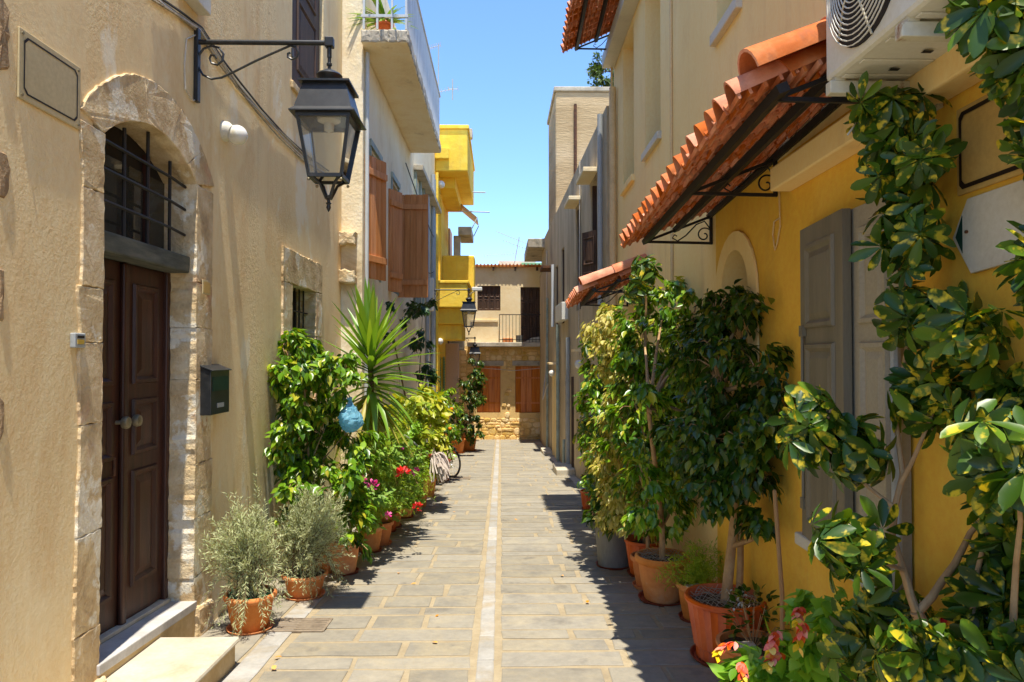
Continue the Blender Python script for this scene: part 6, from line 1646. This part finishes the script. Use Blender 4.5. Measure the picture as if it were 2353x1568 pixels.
schef('umbrella_tree', [region(2210, 940, 2400, 1130, 1.92, 26, .10), region(2265, 1050, 2420, 1330, 2.32, 30, .14), region(2250, 1280, 2420, 1480, 2.4, 26, .14), region(2000, 1430, 2260, 1600, 2.25, 44, .10), region(1880, 1400, 2100, 1580, 2.75, 26, .14), region(2240, 1420, 2420, 1620, 2.2, 40, .14), region(2240, 820, 2420, 980, 2.3, 12, .12)],
      'low umbrella tree filling the lower corner with yellow edged leaves', 112, 0, .122, base, 'variegated umbrella plants', .20, .36, 'ribbed', stems=stems)
base = Vector((1.52, 1.72, gz(1.72)))
stems = [([base + Vector((0, 0, .25)), Vector((1.60, 1.70, 1.2)), Vector((1.60, 1.68, 2.3)), Vector((1.50, 1.80, 2.8)), Vector((1.38, 2.02, 2.95))], .022, .008)]
schef('umbrella_tree', [region(2200, -60, 2400, 110, 2.08, 26, .1), region(2290, 60, 2420, 230, 2.08, 14, .1), region(2340, 230, 2460, 420, 2.06, 10, .08), region(2325, 520, 2440, 700, 2.08, 12, .08)],
      'umbrella tree reaching in beside the air conditioner at the top corner', 113, 0, .118, base, 'variegated umbrella plants', .20, .36, 'ribbed', stems=stems)
# ---- shrimp plant in front
c = Vector((1.22, 3.42, gz(3.42)))
o = thing('shrimp_plant', c, 'bright leafed shrimp plant with red and yellow hanging flowers', 'potted plant'); pot(o, c, .18, .28, 'terracotta')
F = Foliage(); rng = random.Random(71)
sl = [region(1680, 1490, 1800, 1600, 3.55, 0, .15), region(1760, 1450, 1900, 1580, 3.35, 0, .15), region(1850, 1420, 2010, 1600, 3.2, 0, .15), region(1830, 1340, 1960, 1450, 3.3, 0, .12)]
bushy(F, [(c_, r_) for c_, r_, _ in sl], rng, 130, 7, [OVAL, FIC], .085, .35, inR, .003, .05)
F.emit(o, 'leaf_shrimp', 200, twmat='leaf_shrimp')
for px, py, Y, s_ in ((1690, 1475, 3.25, 1.2), (1785, 1448, 3.15, 1.3), (1795, 1500, 3.1, 1.2), (1848, 1430, 3.05, 1.2), (1838, 1395, 3.1, 1.1), (1702, 1520, 3.25, 1.1)):
    q = at_y(px, py, Y); d = Vector((-.5, -.3, -.5)) + rv(rng, .5)
    fl_ = Foliage(); fy = Foliage()
    for i in range(14):
        t = i / 14; p = q + d.normalized() * (t * .10 * s_) + UP * (.02 * math.sin(3 * t)); a = i * 2.4
        (fl_ if t < .65 else fy).leaf(OVAL, p, d.normalized() * 1.0 + Vector((math.cos(a), math.sin(a), .3)) * .7, UP + rv(rng, .5), .036 * s_)
    h_ = fl_.emit(o, 'bract_red', 0, mass='flower_head'); fy.emit(o, 'bract_yellow', 0, mass='flower_tip')
    MB().tube([q, q - d.normalized() * .1 + Vector((.05, .05, -.12))], .003, 4).build('flower_stalk', 'leaf_shrimp', o)
# red geraniums in the shade of the corner
geranium(2000, 1540, .15, .28, 'dark red flowered plant in the shade under the umbrella tree', 66, 60, .25, .35, [(2052, 1420, 3.0, 'petal_red', .035), (2110, 1420, 2.85, 'petal_red', .03), (2150, 1440, 2.8, 'petal_red', .045)])

# ---- fallen leaves, antennas, tree ---------------------------------------------
rng = random.Random(2)
spots = {(632, 1545): 'dry leaf on the marble kerb line near the doorstep', (648, 1515): 'dry leaf just above the marble kerb near the doorstep', (1005, 1483): 'dry yellow leaf on the paving beside the middle marble line', (915, 1322): 'dry leaf on the paving below the ficus spray', (957, 1345): 'dry leaf on the sunny paving midway to the middle line', (1008, 1418): 'dry curled leaf on the paving left of the middle line', (1290, 1326): 'orange dry leaf on the paving beside the dustbin', (985, 1170): 'dry leaf beside the geranium pots', (1046, 1180): 'dry red leaf near the far geranium', (1012, 1158): 'dry leaf in front of the tall jars', (1350, 1390): 'dry leaf in the ficus shadow', (1182, 1196): 'tiny dark leaf just past the middle marble line'}
lm = bpy.data.meshes.new('fallen_leaf'); lm.from_pydata(OVAL[0], [], OVAL[1]); lm.materials.append(MATS['leaf_dry'])
for (px, py), lab in spots.items():
    p = gpt(px, py); o = bpy.data.objects.new('fallen_leaf', lm); put(o); L = rng.uniform(.035, .055)
    o.location = p + Vector((0, 0, .018)); o.rotation_euler = (rng.uniform(-.3, .3), rng.uniform(-.3, .3), rng.uniform(0, 6.28)); o.scale = (L, L, L)
    tag(o, lab, 'leaf', 'dry leaves on the paving')
def antenna(base, top, booms, label):
    o = thing('tv_antenna', base, label, 'antenna', 'roof antennas')
    MB().tube([base, top], .018, 6).build('mast', 'metal_grey', o)
    for a, b, k in booms:
        a = Vector(a); b = Vector(b); MB().tube([a, b], .010, 5).build('boom', 'metal_grey', o)
        for i in range(k):
            p = a.lerp(b, i / max(1, k - 1)); MB().tube([p + Vector((.0, -.22, .0)), p + Vector((.0, .22, .04))], .005, 4).build('element', 'metal_grey', o)
            MB().tube([p + Vector((.0, 0, -.09)), p + Vector((.0, 0, .09))], .005, 4).build('element', 'metal_grey', o)
    return o
A_ = lambda x, y, Y: at_y(x, y, Y)
antenna(A_(1182, 606, 31), A_(1193, 545, 31), [(A_(1140, 532, 31), A_(1215, 562, 31), 12), (A_(1157, 553, 31), A_(1208, 572, 31), 8), (A_(1113, 588, 31), A_(1186, 583, 31), 12)], 'roof antenna with three booms over the stone house')
antenna(A_(1006, 290, 24), A_(1008, 102, 24), [(A_(984, 112, 24), A_(1012, 104, 24), 8), (A_(1006, 212, 24), A_(1040, 205, 24), 5)], 'tall roof antenna behind the white balcony railing')
antenna(A_(1040, 230, 24.5), A_(1040, 182, 24.5), [(A_(1030, 205, 24.5), A_(1052, 205, 24.5), 3)], 'small cross shaped antenna above the yellow house')
# security camera on the yellow balcony
p = at_y(1097, 665, 21.0)
o = thing('security_camera', p, 'white security camera fixed near the yellow balcony', 'camera')
MB().box(WF, p.x - .16, p.x + .14, -p.y - .07, -p.y + .07, p.z - .05, p.z + .06).build('housing', 'ac_white', o, bevel=.02)
MB().tube([p, Vector((-1.0, p.y + .9, p.z - .12))], .018, 6).build('arm', 'ac_white', o)
# tree behind the tower
c = at_y(1395, 165, 34)
o = thing('evergreen_tree', Vector((c.x + .4, 34, -1.8)), 'dark evergreen tree top behind the concrete tower', 'tree')
limb(o, [(c.x + .4, 34, -1.8), (c.x + .4, 34, 8), (c.x + .3, 34, c.z + 1.5)], .28, .08, 'bark_dark', 'trunk')
F = Foliage(); rng = random.Random(15)
lo_ = [(c + Vector((0, 0, -2.0)), (1.6, 1.5, 1.0)), (c + Vector((-.2, 0, -.9)), (1.0, 1.0, .8)), (c + Vector((.3, 0, 0)), (.9, .9, .9)), (c + Vector((.5, 0, 1.2)), (.7, .7, .9)), (c + Vector((-.9, 0, -1.5)), (.7, .8, .5)), (c + Vector((1.2, 0, -.6)), (.9, .8, .9)), (c + Vector((.2, .2, -3.4)), (1.8, 1.5, 1.3))]
bushy(F, lo_, rng, 420, 22, [FIC, OVAL], .17, .2, None, .012, .16)
F.emit(o, 'leaf_pine', 0, mass='crown', twmat='bark_dark')
